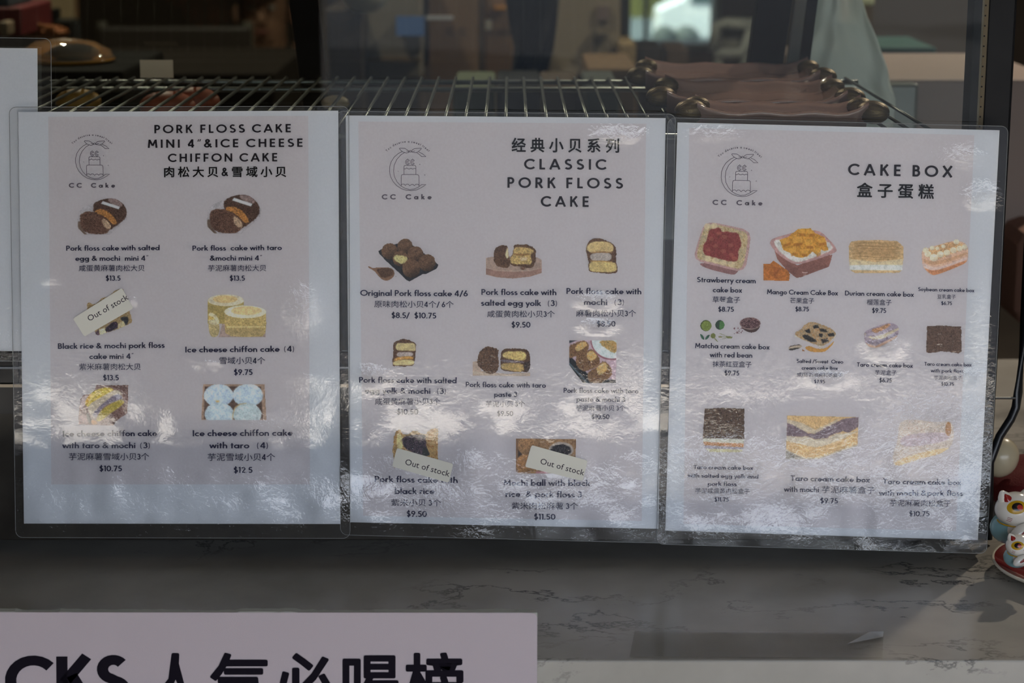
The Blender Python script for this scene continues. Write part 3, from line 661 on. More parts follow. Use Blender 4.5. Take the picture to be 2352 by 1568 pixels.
for S, dst, zz in ((S1, [(478,712),(875,712),(697,336)], (30, 240, 3.7325)), (S2, [(445,1235),(1345,1235),(958,371)], (820, 300, 7.84)), (S3, [(600,1412),(1500,1425),(1138,555)], (1560, 290, 7.84))):
    T = affine(SRC, [(zz[0] + x / zz[2], zz[1] + y / zz[2]) for x, y in dst]); f = lambda q: [tuple(r) for r in np.c_[np.array(q, float), np.ones(len(q))] @ T]
    kx = T[0, 0]; V, F = [], []
    for st in LOGO:
        sm = st
        ribbon(f(sm), 1.15, V, F)
    for x, y, r in STARS:
        b = len(V); V += f([(x, y - r), (x + r * .25, y), (x, y + r), (x - r * .25, y), (x - r, y), (x, y - r * .25), (x + r, y), (x, y + r * .25)]); F += [(b, b + 1, b + 2, b + 3), (b + 4, b + 5, b + 6, b + 7)]
    # lettering below and on the arc above
    a, c = f([(445, 1235)])[0], f([(1345, 1235)])[0]
    V2, F2 = line_px('CC  Cake', a[0], c[0], a[1], c[1], 88 * kx, weight=.22, track=.42); b = len(V); V += V2; F += [tuple(i + b for i in q) for q in F2]
    txt = 'You deserve a sweet treat'; LV, LF = [], []; tot = 0; adv = []
    for ch in txt: wch = .36 if ch == ' ' else GL[ch][0] + .07; adv.append(wch); tot += wch
    Rr = 520; cxl, cyl = 912, 715; span = 98; pos = 0
    for ch, wch in zip(txt, adv):
        ang = radians(90 + span / 2 - span * (pos + wch / 2) / tot); pos += wch
        if ch == ' ': continue
        g = []; gf = []
        for s_ in GL[ch][1]: ribbon(s_, .15, g, gf)
        hh = 44; q = []
        for v in g:
            lx = (v[0] - GL[ch][0] / 2) * hh * 1.0; ly = v[1] * hh; rr = Rr + ly - 20; q.append((cxl + rr * cos(ang) + lx * sin(ang), cyl - rr * sin(ang) + lx * cos(ang)))
        b = len(V); V += f(q); F += [tuple(i + b for i in t_) for t_ in gf]
    A = np.array([tuple(v) for v in V]); o = S.add('logo', meshd('logo', S.at(A[:, 0], A[:, 1], .0003), F), M_logo, label='line drawn cake in a ribboned crescent with shop name')
    for nm, FL, m in (('logo_icing', FILL_W, mat('icing_print', (222, 230, 230), .7)), ('logo_cake', FILL_P, mat('pink_print', (219, 207, 211), .7))):
        V, F = [], []
        for q in FL: b = len(V); V += f(q); F.append(tuple(range(b, b + len(q))))
        A = np.array(V); S.add(nm, meshd(nm, S.at(A[:, 0], A[:, 1], .0002), F), m, parent=o)

# ---- dish pictures, painted piece by piece
BR, DK, TAN, CRM = (104, 74, 56), (52, 36, 28), (158, 138, 96), (168, 158, 132)
def minicake(S, ox, oy, k, label):
    p = Pic((ox, oy, k), [(550, 800), (990, 1115)])
    p.poly([(555,930),(600,880),(750,815),(820,800),(885,805),(950,850),(988,920),(978,985),(832,1114),(610,1114),(552,1060)], (140,134,132), tex=.06, ts=6, smooth_=False)
    p.poly([(555,1000),(580,1000),(610,1090),(640,1114),(600,1114),(555,1060)], (96,76,62), cut=False)
    p.poly([(685,860),(730,820),(805,802),(885,808),(945,850),(980,920),(960,985),(870,1050),(820,1080),(760,1000),(690,930)], (92,64,50), wob=1.2, tex=.9, ts=1.8, alt=(58,40,32), cut=False)
    p.poly([(800,805),(880,806),(940,850),(930,880),(850,860)], (120,98,90), tex=.3, cut=False)
    p.poly([(700,905),(760,892),(830,925),(880,985),(895,1020),(860,1035),(815,985),(760,945),(705,930)], (152,100,44), wob=.8, tex=.4, cut=False)
    p.poly([(573,950),(610,920),(680,915),(740,940),(800,990),(845,1040),(820,1095),(760,1114),(660,1110),(600,1080),(573,1010)], (110,76,60), wob=1.2, tex=1.0, ts=1.7, alt=(72,48,36), cut=False)
    p.poly([(760,970),(810,990),(845,1050),(820,1075),(770,1040)], (150,124,96), wob=1, tex=.5, cut=False)
    p.dots(14, (600,930,760,1100), (48,38,34), (.6,1.4), .8).dots(16, (620,920,930,1080), (140,108,84), (.5,1.0), .7).dots(7, (690,850,900,940), (40,44,38), (.8,1.5), .8)
    p.quad([(770,828),(917,877),(905,897),(755,849)], (166,178,178), cut=False)
    S.picture(p, label)
minicake(S1, 30, 240, 3.7325, 'oval brown floss cake in a paper tray')
minicake(S1, 316.55, 216.3, 3.4834, 'oval brown floss cake in a paper tray')
p = Pic((100, 640, 5.809), [(555, 120), (1200, 790)])
p.poly([(560,370),(600,300),(660,345),(740,300),(785,243),(870,240),(950,150),(1040,122),(1080,150),(1150,440),(1192,560),(1160,612),(700,778),(682,690)], (152,128,84), wob=1, tex=.5, alt=(120,92,52))
p.poly([(815,655),(960,555),(1000,600),(990,662),(830,728)], (44,34,44), wob=1, tex=.6, cut=False).poly([(1010,515),(1120,500),(1142,560),(1100,632),(1060,575)], (46,46,46), wob=1, tex=.6, cut=False)
p.poly([(690,705),(740,680),(742,752),(702,772)], (74,54,62), wob=1, tex=.6, cut=False).poly([(745,680),(815,650),(830,725),(752,752)], (172,168,134), wob=1, tex=.3, cut=False).poly([(1000,600),(1060,560),(1100,630),(995,662)], (166,152,112), tex=.3, wob=1, cut=False)
p.dots(20, (830,580,990,720), (104,70,96), (.5,1.1), .8); S1.picture(p, 'floss cake slice with purple rice, half hidden by a sticker')
p = Pic((400, 640, 5.809), [(447, 203), (1232, 782)])
p.quad([(640,600),(1222,600),(1222,780),(590,780)], (138,118,108), tex=.05)
p.poly([(447,285),(450,300),(930,290),(935,400),(900,600),(447,600)], (140,122,68), tex=.15, smooth_=False).ell(690, 285, 243, 80, (166,156,132), tex=.12).ell(680, 272, 165, 50, (172,148,98), tex=.12)
p.quad([(447,205),(449,205),(449,600),(447,600)], (140,122,70), cut=False)
p.poly([(457,455),(520,455),(575,500),(608,590),(602,780),(457,780)], (150,134,90), wob=.5, tex=.25).poly([(457,450),(530,460),(590,520),(606,590),(560,620),(457,600)], (172,160,126), wob=.7, tex=.3, cut=False).poly([(457,490),(520,510),(540,540),(457,550)], (172,142,72), wob=.6, tex=.3, cut=False)
p.poly([(668,440),(680,430),(1225,430),(1232,600),(1222,710),(1180,768),(950,775),(760,766),(682,722)], (152,132,80), tex=.28, ts=1.6, smooth_=False).poly([(700,630),(1215,630),(1215,650),(700,655)], (170,154,106), cut=False, smooth_=False)
p.poly([(690,660),(1215,660),(1200,750),(760,765),(700,720)], (140,122,84), cut=False, tex=.3, a=.6).ell(950, 440, 282, 86, (172,166,142), wob=.4, tex=.1).ell(965, 425, 205, 58, (172,150,104), tex=.1); p.quad([(470,765),(495,765),(500,782),(460,782)], (30,28,28), cut=False)
S1.picture(p, 'round pale yellow cheese chiffon cakes')
p = Pic((100, 860, 6.271), [(498, 142), (1230, 738)])
p.poly([(508,700),(498,600),(530,350),(570,295),(680,270),(735,220),(760,150),(1228,148),(1208,562),(1165,590),(1110,622),(1040,680),(1010,737),(498,720)], (128,100,90), wob=.6, tex=.35, ts=3, alt=(96,66,58), smooth_=False)
p.poly([(540,340),(600,300),(660,300),(600,420),(560,520),(520,480)], (146,128,122), wob=1, tex=.3, cut=False).poly([(850,150),(1228,150),(1215,330),(1130,220)], (100,70,60), wob=1, tex=.4, cut=False).poly([(505,600),(600,560),(640,700),(505,715)], (140,112,104), wob=1, tex=.3, cut=False)
p.poly([(598,405),(645,300),(760,215),(900,180),(1000,198),(1005,240),(830,330),(720,400),(650,470),(608,450)], (168,146,44), tex=.2, ts=3, cut=False).poly([(600,400),(640,310),(700,270),(660,360),(620,440)], (176,130,44), a=.7, cut=False)
p.poly([(628,480),(700,395),(850,310),(990,235),(1050,213),(1110,245),(1145,320),(1120,370),(980,410),(870,450),(790,560),(745,640),(690,600),(650,540)], (154,140,118), tex=.12, ts=3, cut=False)
p.poly([(690,575),(790,470),(920,365),(1020,290),(1110,290),(1140,330),(1110,362),(980,400),(870,450),(800,550),(748,642)], (106,94,106), wob=.7, tex=.35, ts=2, cut=False).poly([(1000,300),(1080,270),(1130,320),(1080,360)], (140,136,140), a=.7, cut=False)
p.poly([(805,545),(880,470),(1000,405),(1100,362),(1140,360),(1172,400),(1090,475),(960,560),(850,650),(780,682),(752,655)], (152,134,44), tex=.22, cut=False).poly([(615,540),(650,560),(690,640),(690,722),(655,700),(625,620)], (56,44,44), cut=False).poly([(680,650),(740,650),(780,700),(760,725),(690,718)], (158,110,56), cut=False)
S1.picture(p, 'yellow bun with grey-purple filling on plastic wrap')
p = Pic((400, 860, 6.271), [(388, 133), (1332, 658)])
p.quad([(415,134),(1305,134),(1332,657),(388,657)], (138,112,90), tex=.15, ts=5).poly([(440,170),(1250,170),(1278,640),(430,640)], (84,64,54), tex=.2, cut=False)
p.ell(640, 300, 212, 165, (150,160,168), wob=.8, tex=.12, ts=5, cut=False, rim=.10).ell(1062, 300, 218, 168, (152,162,168), wob=.8, tex=.12, ts=5, cut=False, rim=.1).ell(650, 570, 212, 168, (148,158,160), wob=.8, tex=.1, ts=5, cut=False).ell(1052, 572, 205, 164, (148,156,152), wob=.8, tex=.1, ts=5, cut=False)
p.ell(625, 385, 28, 16, (168,140,84), cut=False).poly([(835,640),(842,560),(870,470),(940,420),(1040,408),(1040,416),(950,432),(882,480),(855,560),(845,640)], (158,132,84), cut=False, smooth_=False).quad([(388,657),(440,134),(415,134)], (150,122,98), cut=False)
S1.picture(p, 'four pale bluish round buns in a box')
p = Pic((810, 520, 6.273), [(215, 183), (1245, 798)])
p.poly([(368,352),(400,330),(640,243),(870,270),(940,310),(1050,400),(1238,545),(1232,575),(1210,612),(1060,688),(1010,690),(985,705),(820,796),(770,772),(690,690),(600,610),(470,490),(380,392)], (34,34,38), tex=.3, ts=4, smooth_=False)
for (cx_, cy_, r_) in ((755,285,112), (532,355,116), (905,400,116), (688,460,112), (1072,520,124), (845,602,132)): p.ell(cx_, cy_, r_, r_ * 1.02, (116,82,56), wob=.9, tex=.8, ts=1.8, rim=.55, alt=(92,62,42))
p.poly([(580,430),(640,405),(740,420),(798,450),(785,490),(720,545),(640,512),(600,480)], (176,166,110), wob=1, tex=.35, ts=1.5, cut=False).dots(22, (450,300,600,440), (50,44,38), (.5,1.1), .7).dots(30, (420,220,1180,700), (72,48,34), (.5,1.1), .6)
p.poly([(218,575),(235,565),(290,598),(330,590),(430,585),(540,590),(595,618),(610,680),(590,730),(540,772),(480,786),(420,768),(370,720),(330,665),(290,630),(225,598)], (122,86,62), tex=.1).poly([(340,612),(430,600),(545,602),(592,635),(590,690),(500,738),(420,735),(360,670)], (98,66,44), wob=1, tex=.7, ts=1.6, alt=(66,42,30), cut=False).ell(622, 718, 9, 9, (80,52,42))
S2.picture(p, 'six brown floss balls in a black tray with a wooden spoon')
p = Pic((1080, 530, 6.532), [(230, 188), (1078, 720)])
p.poly([(232,402),(300,390),(640,380),(1000,392),(1075,432),(1075,635),(900,690),(640,718),(400,700),(232,657)], (142,122,112), tex=.06, smooth_=False).poly([(232,545),(400,585),(640,606),(900,590),(1075,545),(1075,635),(900,690),(640,717),(400,698),(232,655)], (134,104,94), tex=.05, cut=False, smooth_=False).poly([(232,545),(400,588),(640,600),(900,590),(1075,548),(1075,558),(900,602),(640,612),(400,600),(232,556)], (158,142,130), cut=False, smooth_=False)
p.poly([(360,265),(440,218),(560,213),(578,290),(585,380),(605,500),(560,560),(500,555),(380,525),(345,400)], (108,74,50), wob=1, tex=.9, ts=1.8, alt=(70,46,34)).poly([(535,300),(568,240),(575,320),(580,400),(545,420),(525,360)], (176,162,130), wob=.6, cut=False)
p.poly([(648,215),(700,196),(780,208),(845,190),(900,225),(990,265),(985,400),(975,480),(940,557),(840,560),(760,535),(680,530),(610,520),(588,430),(640,330)], (104,74,48), wob=1, tex=.8, ts=1.8, alt=(64,42,32)).poly([(650,250),(760,235),(900,262),(960,290),(950,330),(900,350),(940,500),(820,500),(690,505),(600,480),(600,420),(650,340)], (162,138,84), wob=1, tex=.4, ts=2.2, cut=False)
p.poly([(650,335),(800,350),(890,340),(890,362),(800,378),(650,362)], (128,92,50), wob=.8, cut=False, tex=.5).poly([(740,400),(860,395),(850,440),(760,450)], (172,152,124), cut=False, tex=.3, wob=.8).poly([(750,545),(820,545),(830,580),(770,582)], (92,64,50), wob=1, tex=.6, cut=False)
S2.picture(p, 'halved floss cake with yolk on a pink plate')
def slice_(S, fr, box, outer, parts, label):
    p = Pic(fr, box); p.poly(outer, (106,74,52), wob=.9, tex=.8, ts=1.8, alt=(70,46,36))
    for q, c in parts: p.poly(q, c, wob=.5, tex=.18, ts=2, cut=False)
    S.picture(p, label)
slice_(S2, (1280, 530, 6.532), [(420,100),(915,655)], [(435,220),(480,140),(560,108),(640,105),(730,140),(830,180),(888,250),(885,400),(890,480),(912,540),(900,635),(800,648),(600,630),(480,615),(462,560),(470,450),(425,320)],
       [([(440,230),(520,165),(620,155),(760,165),(825,200),(850,255),(825,325),(660,305),(500,330),(445,290)], (170,150,104)), ([(500,335),(660,325),(815,335),(815,445),(650,450),(490,440)], (148,140,138)), ([(485,462),(650,452),(830,465),(890,500),(895,615),(700,622),(500,610),(475,560)], (168,150,98)),
        ([(500,322),(660,303),(820,322),(820,334),(660,318),(500,338)], (150,112,66)), ([(490,448),(660,446),(830,460),(820,474),(660,462),(490,462)], (158,124,70))], 'square cake slice with white mochi layer')
slice_(S2, (810, 760, 7.467), [(665,120),(1105,622)], [(690,195),(760,165),(862,122),(960,150),(1065,185),(1098,232),(1085,340),(1082,420),(1070,500),(1052,602),(980,598),(900,616),(780,605),(685,612),(672,500),(695,420),(690,300)],
       [([(735,205),(900,208),(1065,200),(1085,300),(1075,345),(900,332),(740,340)], (170,156,112)), ([(755,365),(900,358),(1035,362),(1035,432),(900,435),(755,440)], (152,142,142)), ([(720,470),(800,440),(1040,432),(1045,492),(900,478),(800,500),(695,515)], (176,130,56)), ([(690,520),(860,488),(1068,498),(1050,582),(860,585),(690,592)], (172,160,114))], 'square cake slice with mochi and yolk layers')
p = Pic((1050, 770, 7.839), [(272, 190), (1325, 740)])
p.quad([(275,468),(420,455),(430,640),(900,690),(1320,665),(1320,738),(275,724)], (152,134,122), tex=.05).poly([(275,640),(500,680),(900,715),(1320,680),(1320,700),(900,735),(275,690)], (160,148,136), cut=False, smooth_=False)
p.poly([(395,300),(470,225),(560,195),(660,210),(765,268),(735,330),(745,440),(765,560),(700,680),(600,692),(500,670),(425,590),(355,520),(362,440)], (112,78,54), wob=1.2, tex=1.0, ts=1.8, alt=(66,44,32)).poly([(800,275),(865,235),(1000,228),(1150,232),(1270,258),(1320,330),(1320,670),(1150,665),(1000,662),(850,650),(775,610),(785,480),(770,400)], (96,66,44), wob=1, tex=.7, ts=1.8, alt=(60,40,30))
p.poly([(830,300),(1000,285),(1240,285),(1250,450),(1100,452),(1000,435),(815,400)], (172,150,92), wob=.8, tex=.35, cut=False).poly([(780,425),(1000,445),(1205,465),(1210,498),(1000,492),(790,480)], (92,78,88), wob=.8, tex=.4, cut=False).poly([(790,500),(1000,500),(1205,512),(1200,655),(1050,650),(900,625),(790,600)], (158,134,80), wob=.8, tex=.3, cut=False).poly([(1215,480),(1320,450),(1320,668),(1210,655)], (56,42,36), wob=1, tex=.9, cut=False)
p.dots(26, (430,420,730,660), (44,32,28), (.5,1.2), .8); S2.picture(p, 'round floss cake beside a cut half with taro layer')
p = Pic((1270, 770, 7.465), [(272, 78), (1102, 822)])
p.quad([(275,81),(1098,82),(1080,820),(510,820),(275,508)], (158,138,152), tex=.08, ts=5).ell(1015, 80, 372, 345, (128,76,88), cut=False).ell(1015, 72, 352, 325, (162,172,176), cut=False, tex=.04)
p.poly([(790,105),(860,88),(1098,86),(1098,310),(1000,285),(930,235),(830,165)], (168,142,84), wob=1, tex=.6, ts=2, alt=(150,108,48), cut=False).poly([(275,80),(420,84),(275,135)], (50,54,64), cut=False, smooth_=False).poly([(275,330),(500,560),(700,760),(1080,760),(1080,820),(510,820),(275,508)], (28,30,34), tex=.3, cut=False, smooth_=False).poly([(275,455),(620,818),(580,820),(275,500)], (70,86,96), cut=False, smooth_=False)
for q, cr in (([(275,170),(340,150),(440,110),(530,85),(600,120),(625,200),(560,320),(420,340),(300,400),(275,380)], [(365,205),(480,115),(560,110),(600,165),(520,230),(420,285)]),
              ([(385,340),(500,310),(600,260),(665,230),(740,300),(815,400),(790,520),(620,600),(500,620),(400,520)], [(570,320),(655,245),(745,320),(760,370),(650,455),(590,400)]),
              ([(580,660),(660,590),(740,555),(800,480),(875,432),(960,500),(1022,610),(1000,700),(900,770),(840,818),(610,818)], [(745,560),(800,500),(880,445),(945,520),(930,600),(800,700),(760,640)])):
    p.poly(q, (134,96,58), wob=1.1, tex=.8, ts=1.9, alt=(88,58,38), cut=False).poly(cr, (178,156,104), wob=.9, tex=.4, alt=(170,128,60), cut=False)
p.quad([(275,508),(275,822),(510,822)], (0, 0, 0), cut=False, a=0); S2.picture(p, 'cut floss cakes in a black tray beside a plate')
p = Pic((820, 960, 6.03), [(485, 135), (1128, 700)])
p.poly([(488,450),(515,240),(535,180),(600,155),(632,212),(700,225),(760,180),(830,170),(870,205),(955,215),(970,185),(1030,145),(1125,138),(1122,570),(1000,640),(560,640),(508,700),(500,520)], (166,134,78), wob=1, tex=.4, ts=3, alt=(134,92,44), smooth_=False)
p.poly([(560,200),(620,220),(640,330),(635,420),(560,430),(550,320)], (176,162,112), wob=1, tex=.3, cut=False).poly([(622,270),(700,240),(800,235),(940,218),(955,300),(960,400),(1000,470),(1010,525),(900,530),(700,440),(635,380)], (46,36,48), wob=1.2, tex=.9, ts=1.8, alt=(78,54,68), cut=False).poly([(920,400),(975,430),(1010,520),(900,520)], (36,40,38), wob=1, cut=False)
p.dots(24, (640,260,940,500), (112,84,104), (.5,1.1), .7); S2.picture(p, 'cake with dark purple rice filling')
p = Pic((1120, 980, 6.273), [(402, 163), (1277, 678)])
p.poly([(405,165),(1275,175),(1270,672),(450,672),(405,640)], (140,104,66), tex=.4, ts=3, alt=(112,80,50), smooth_=False).poly([(405,165),(440,165),(450,640),(405,640)], (112,80,54), cut=False, smooth_=False).poly([(440,330),(500,400),(440,480)], (52,40,34), cut=False)
p.ell(570, 270, 132, 130, (146,108,68), wob=.6, tex=.35, cut=False, rim=.3).ell(530, 535, 118, 140, (150,106,60), wob=.6, tex=.35, cut=False, rim=.3).ell(1060, 330, 178, 112, (140,130,124), wob=.8, cut=False).ell(1055, 335, 148, 84, (26,24,30), wob=1, tex=.9, ts=1.6, alt=(52,46,52), cut=False)
p.poly([(700,640),(860,640),(860,672),(690,672)], (150,96,104), cut=False, smooth_=False).dots(18, (430,180,900,650), (60,44,36), (.5,1.2), .7); S2.picture(p, 'round floss ball filled with black rice')
p = Pic((1570, 500, 6.816), [(168, 70), (1055, 900)])
p.poly([(238,680),(880,800),(850,850),(800,897),(700,885),(275,775)], (136,96,98), tex=.06).poly([(300,150),(340,90),(420,72),(520,80),(940,170),(1030,230),(1052,320),(1030,500),(985,740),(940,810),(850,835),(700,800),(260,690),(185,640),(168,570),(230,350)], (166,134,138), tex=.05, smooth_=False)
p.poly([(325,150),(400,105),(500,100),(920,200),(1005,260),(1000,400),(945,720),(900,790),(830,800),(340,670),(230,650),(205,590),(250,380)], (178,166,130), wob=.8, tex=.3, ts=4, alt=(158,138,96), cut=False).poly([(395,180),(480,165),(570,150),(600,230),(660,210),(760,235),(840,225),(880,300),(915,440),(850,510),(862,600),(835,690),(700,680),(560,640),(450,612),(325,585),(300,480),(320,400),(365,360)], (150,62,58), wob=1, tex=.45, ts=3, alt=(128,46,46), cut=False)
for cx_, cy_ in ((430,330),(640,300),(740,430),(500,440),(620,520),(750,580),(550,250),(800,640),(380,500)): p.ell(cx_, cy_, 42, 30, (172,92,70), a=.55, cut=False, wob=1)
for cx_, cy_ in ((380,640),(500,670),(630,705),(750,730),(370,130),(480,125)): p.ell(cx_, cy_, 52, 46, (190,180,150), a=.8, cut=False)
S3.picture(p, 'pink box of cream cake topped with strawberries')
p = Pic((1740, 500, 6.815), [(85, 155), (1250, 998)])
p.quad([(90,716),(195,720),(245,664),(330,720),(480,830),(510,880),(497,992),(90,982)], (176,106,34), tex=.15, ts=4).quad([(250,760),(360,790),(290,900),(330,960),(250,940)], (150,84,28), cut=False, a=.6)
p.poly([(248,470),(400,600),(620,740),(1175,570),(1150,680),(1120,770),(900,850),(680,935),(610,943),(550,905),(400,760),(305,650)], (142,92,82), tex=.08, smooth_=False, shade=.3).poly([(188,390),(220,320),(540,235),(720,190),(900,190),(1000,220),(1110,320),(1200,420),(1248,500),(1225,550),(900,660),(640,735),(520,710),(300,560),(205,440)], (166,130,130), tex=.06).poly([(240,380),(330,320),(1080,340),(1185,460),(1150,520),(900,610),(650,705),(520,670),(330,520)], (178,182,182), wob=1, tex=.12, ts=5, cut=False)
p.poly([(348,345),(480,300),(550,235),(640,172),(760,165),(835,160),(900,240),(1050,305),(1075,400),(1108,500),(1050,522),(1000,500),(930,582),(860,530),(780,600),(700,625),(600,612),(500,545),(400,500)], (186,136,36), wob=.6, tex=.2, ts=3, smooth_=False)
for q in ([(350,350),(450,320),(520,380),(400,420)], [(640,175),(740,170),(740,250),(650,240)], [(760,170),(850,165),(890,240),(800,260)], [(540,300),(690,290),(700,390),(560,400)], [(730,340),(860,345),(870,440),(760,440)], [(940,330),(1050,310),(1080,380),(960,400)], [(480,490),(600,440),(610,540),(520,560)], [(670,500),(820,480),(780,570),(690,560)], [(870,480),(980,470),(990,540),(920,570)]):
    p.quad(q, (202,158,50), cut=False, a=.75); p.quad([(q[3][0], q[3][1]), (q[2][0], q[2][1]), (q[2][0], q[2][1] + 40), (q[3][0] + 10, q[3][1] + 45)], (160,102,22), cut=False, a=.7)
p.poly([(695,845),(745,858),(790,845),(780,862),(745,868),(705,862)], (190,170,164), cut=False).poly([(720,890),(765,888),(765,908),(722,910)], (176,150,144), cut=False, a=.7)
S3.picture(p, 'pink box of cream cake heaped with mango cubes')
p = Pic((1930, 520, 7.35), [(132, 220), (1078, 795)])
p.poly([(138,320),(180,255),(300,232),(500,228),(700,225),(960,243),(1020,290),(1068,340),(1072,520),(1055,650),(1050,740),(1000,782),(600,792),(240,785),(160,735),(145,600)], (182,156,112), wob=.6, tex=.15, ts=4, smooth_=False).poly([(150,545),(600,600),(1060,545),(1058,655),(150,655)], (184,172,142), cut=False, tex=.06, smooth_=False).poly([(150,652),(600,645),(1060,650),(1055,742),(160,735)], (178,184,186), cut=False, tex=.04, smooth_=False)
for i in range(17):
    y = 262 + i * 17; a_ = random.uniform(-12, 12); x0_ = 170 + random.random() * 90; x1_ = 1040 - random.random() * 120
    p.poly([(x0_, y), (x0_ + 200, y + a_ - 8), (x0_ + 430, y + a_ + 12), (x1_, y + 4), (x1_, y + 10), (x0_ + 430, y + a_ + 19), (x0_ + 200, y + a_ - 2), (x0_, y + 7)], (140,106,60), cut=False, a=.75, wob=.5)
S3.picture(p, 'clear box of layered cake with golden strands')
p = Pic((1930, 520, 7.35), [(1355, 225), (2178, 835)])
p.poly([(1365,400),(1500,350),(1750,280),(1900,235),(2080,250),(2165,340),(2160,480),(2150,612),(1900,720),(1640,818),(1540,826),(1470,770),(1385,680),(1375,540)], (188,158,138), tex=.08).poly([(1400,540),(1560,600),(1800,550),(2150,420),(2155,470),(1800,610),(1560,660),(1400,600)], (176,136,96), cut=False, a=.6).poly([(1390,600),(1560,700),(1800,650),(2150,500),(2150,560),(1800,700),(1560,765),(1390,680)], (186,172,172), cut=False, a=.8).poly([(1400,690),(1560,755),(1800,690),(2140,560),(2148,612),(1900,715),(1640,818),(1550,824)], (182,124,82), cut=False, tex=.12)
p.poly([(1400,440),(1600,330),(1850,260),(2050,270),(2130,370),(1900,450),(1650,560),(1500,550)], (186,146,92), wob=1, tex=.4, cut=False, a=.7)
for cx_, cy_, r_ in ((1440,395,52),(1550,360,44),(1480,465,56),(1580,525,70),(1690,470,60),(1800,440,55),(1910,400,55),(2015,372,52),(2100,345,48),(1640,370,34),(1740,335,36),(1960,255,50)): p.ell(cx_, cy_, r_, r_ * .9, (196,190,170), tex=.06, rim=.12)
S3.picture(p, 'clear box of cake dotted with cream balls')
p = Pic((1570, 710, 6.03), [(225, 108), (1075, 468)])
p.ell(310, 227, 80, 80, (58,70,40)).ell(318, 230, 72, 72, (116,134,52), tex=.2, cut=False).ell(503, 217, 67, 70, (44,66,50)).poly([(500,160),(560,165),(572,230),(530,285),(490,270),(500,215)], (70,126,62), cut=False)
p.poly([(228,335),(262,350),(290,390),(290,435),(250,410),(232,375)], (46,90,66)).poly([(370,350),(330,355),(298,395),(296,432),(335,415),(360,380)], (44,86,66)).ell(410, 368, 38, 40, (108,116,52), tex=.1).poly([(420,395),(445,395),(490,462),(478,464),(425,415)], (118,124,66))
for q in ([(490,322),(600,368),(600,380),(495,340)], [(484,372),(600,376),(600,390),(484,392)], [(490,422),(600,388),(600,402),(495,428)]): p.quad(q, (124,126,70))
p.quad([(590,366),(678,376),(676,410),(590,402)], (112,118,62)).poly([(778,225),(830,290),(920,330),(1000,318),(1050,270),(1070,215),(920,180)], (72,52,50)).ell(922, 195, 148, 86, (150,124,118)).ell(922, 192, 138, 76, (92,60,64), tex=.9, ts=1.5, alt=(130,96,96), cut=False)
for _ in range(26): x_, y_ = random.uniform(685, 820), random.uniform(250, 345); p.ell(x_, y_, 11, 8, random.choice([(110,70,80),(92,52,62),(140,104,108)]))
S3.picture(p, 'matcha powder bowls, leaves, whisk and a bowl of red beans')
p = Pic((1570, 710, 6.03), [(1445, 165), (2135, 600)])
p.poly([(1525,375),(1870,515),(1900,555),(2100,400),(2135,330),(2000,440),(1880,470),(1560,330)], (172,170,164), cut=True, smooth_=False).poly([(1530,320),(1640,270),(1660,225),(1740,170),(1850,175),(1920,215),(2050,260),(2120,320),(2080,400),(1990,480),(1900,512),(1840,495),(1700,440),(1560,378)], (168,148,116), wob=1.2, tex=.5, ts=2, alt=(160,120,72))
for q in ([(1620,370),(1700,340),(1830,420),(1850,460),(1740,450)], [(1680,290),(1740,270),(1760,330),(1700,320)], [(1790,230),(1860,215),(1880,260),(1800,265)], [(1880,270),(1980,275),(1990,320),(1900,310)], [(1990,340),(2080,330),(2090,370),(2010,380)], [(1895,420),(1990,400),(2010,440),(1930,475)], [(1880,330),(1930,340),(1920,390),(1870,370)]): p.poly(q, (46,44,44), wob=1.1, tex=.5, cut=False)
p.poly([(1680,530),(1700,510),(1760,505),(1850,548),(1960,542),(2040,480),(2092,420),(2080,480),(2000,560),(1950,597),(1780,597),(1700,565)], (182,134,56)).poly([(1450,520),(1500,495),(1640,480),(1645,540),(1450,585)], (168,152,132), wob=.6).poly([(1450,550),(1560,530),(1645,540),(1642,582),(1450,585)], (58,54,50), wob=.6, tex=.4, cut=False).poly([(1450,515),(1540,488),(1640,480),(1640,494),(1540,502),(1450,530)], (60,50,54), cut=False, smooth_=False).poly([(1640,540),(1690,580),(1640,586)], (140,92,56))
S3.picture(p, 'box of cake with dark cookie crumbs beside a slice')
p = Pic((1940, 710, 7.35), [(318, 208), (925, 670)])
p.poly([(322,380),(440,320),(620,255),(770,212),(880,262),(918,300),(915,400),(890,480),(720,580),(540,662),(420,645),(340,580),(328,470)], (146,132,150), tex=.1).poly([(335,400),(480,470),(650,420),(915,310),(915,345),(650,500),(480,510),(345,450)], (182,172,146), cut=False, smooth_=False).poly([(340,500),(480,560),(900,400),(890,440),(560,600),(400,580)], (120,106,128), cut=False, smooth_=False).poly([(360,570),(520,620),(890,440),(880,480),(560,660),(410,645)], (184,150,126), cut=False, smooth_=False)
for i in range(8): p.ell(390 + i * 60, 440 - i * 19, 40, 28, (150,140,160), cut=False).ell(430 + i * 52, 330 - i * 15, 34, 24, (146,136,156), cut=False)
p.poly([(430,350),(600,300),(740,238),(790,270),(650,350),(520,410)], (170,128,92), wob=1.1, tex=.5, cut=False); S3.picture(p, 'clear box of purple taro cream cake')
def floss(S, fr, box, q, extra, label, c=(112,82,66)):
    p = Pic(fr, box); p.poly(q, c, wob=.7, tex=.8, ts=2.0, alt=(84,64,54), smooth_=False)
    for qq, cc in extra: p.poly(qq, cc, wob=.6, tex=.15, smooth_=False)
    S.picture(p, label)
floss(S3, (1940, 710, 7.35), [(1365,268),(1985,748)], [(1388,282),(1640,270),(1970,290),(1980,720),(1925,745),(1800,730),(1640,715),(1450,742),(1385,730),(1372,690)], [], 'square cake covered in brown floss')
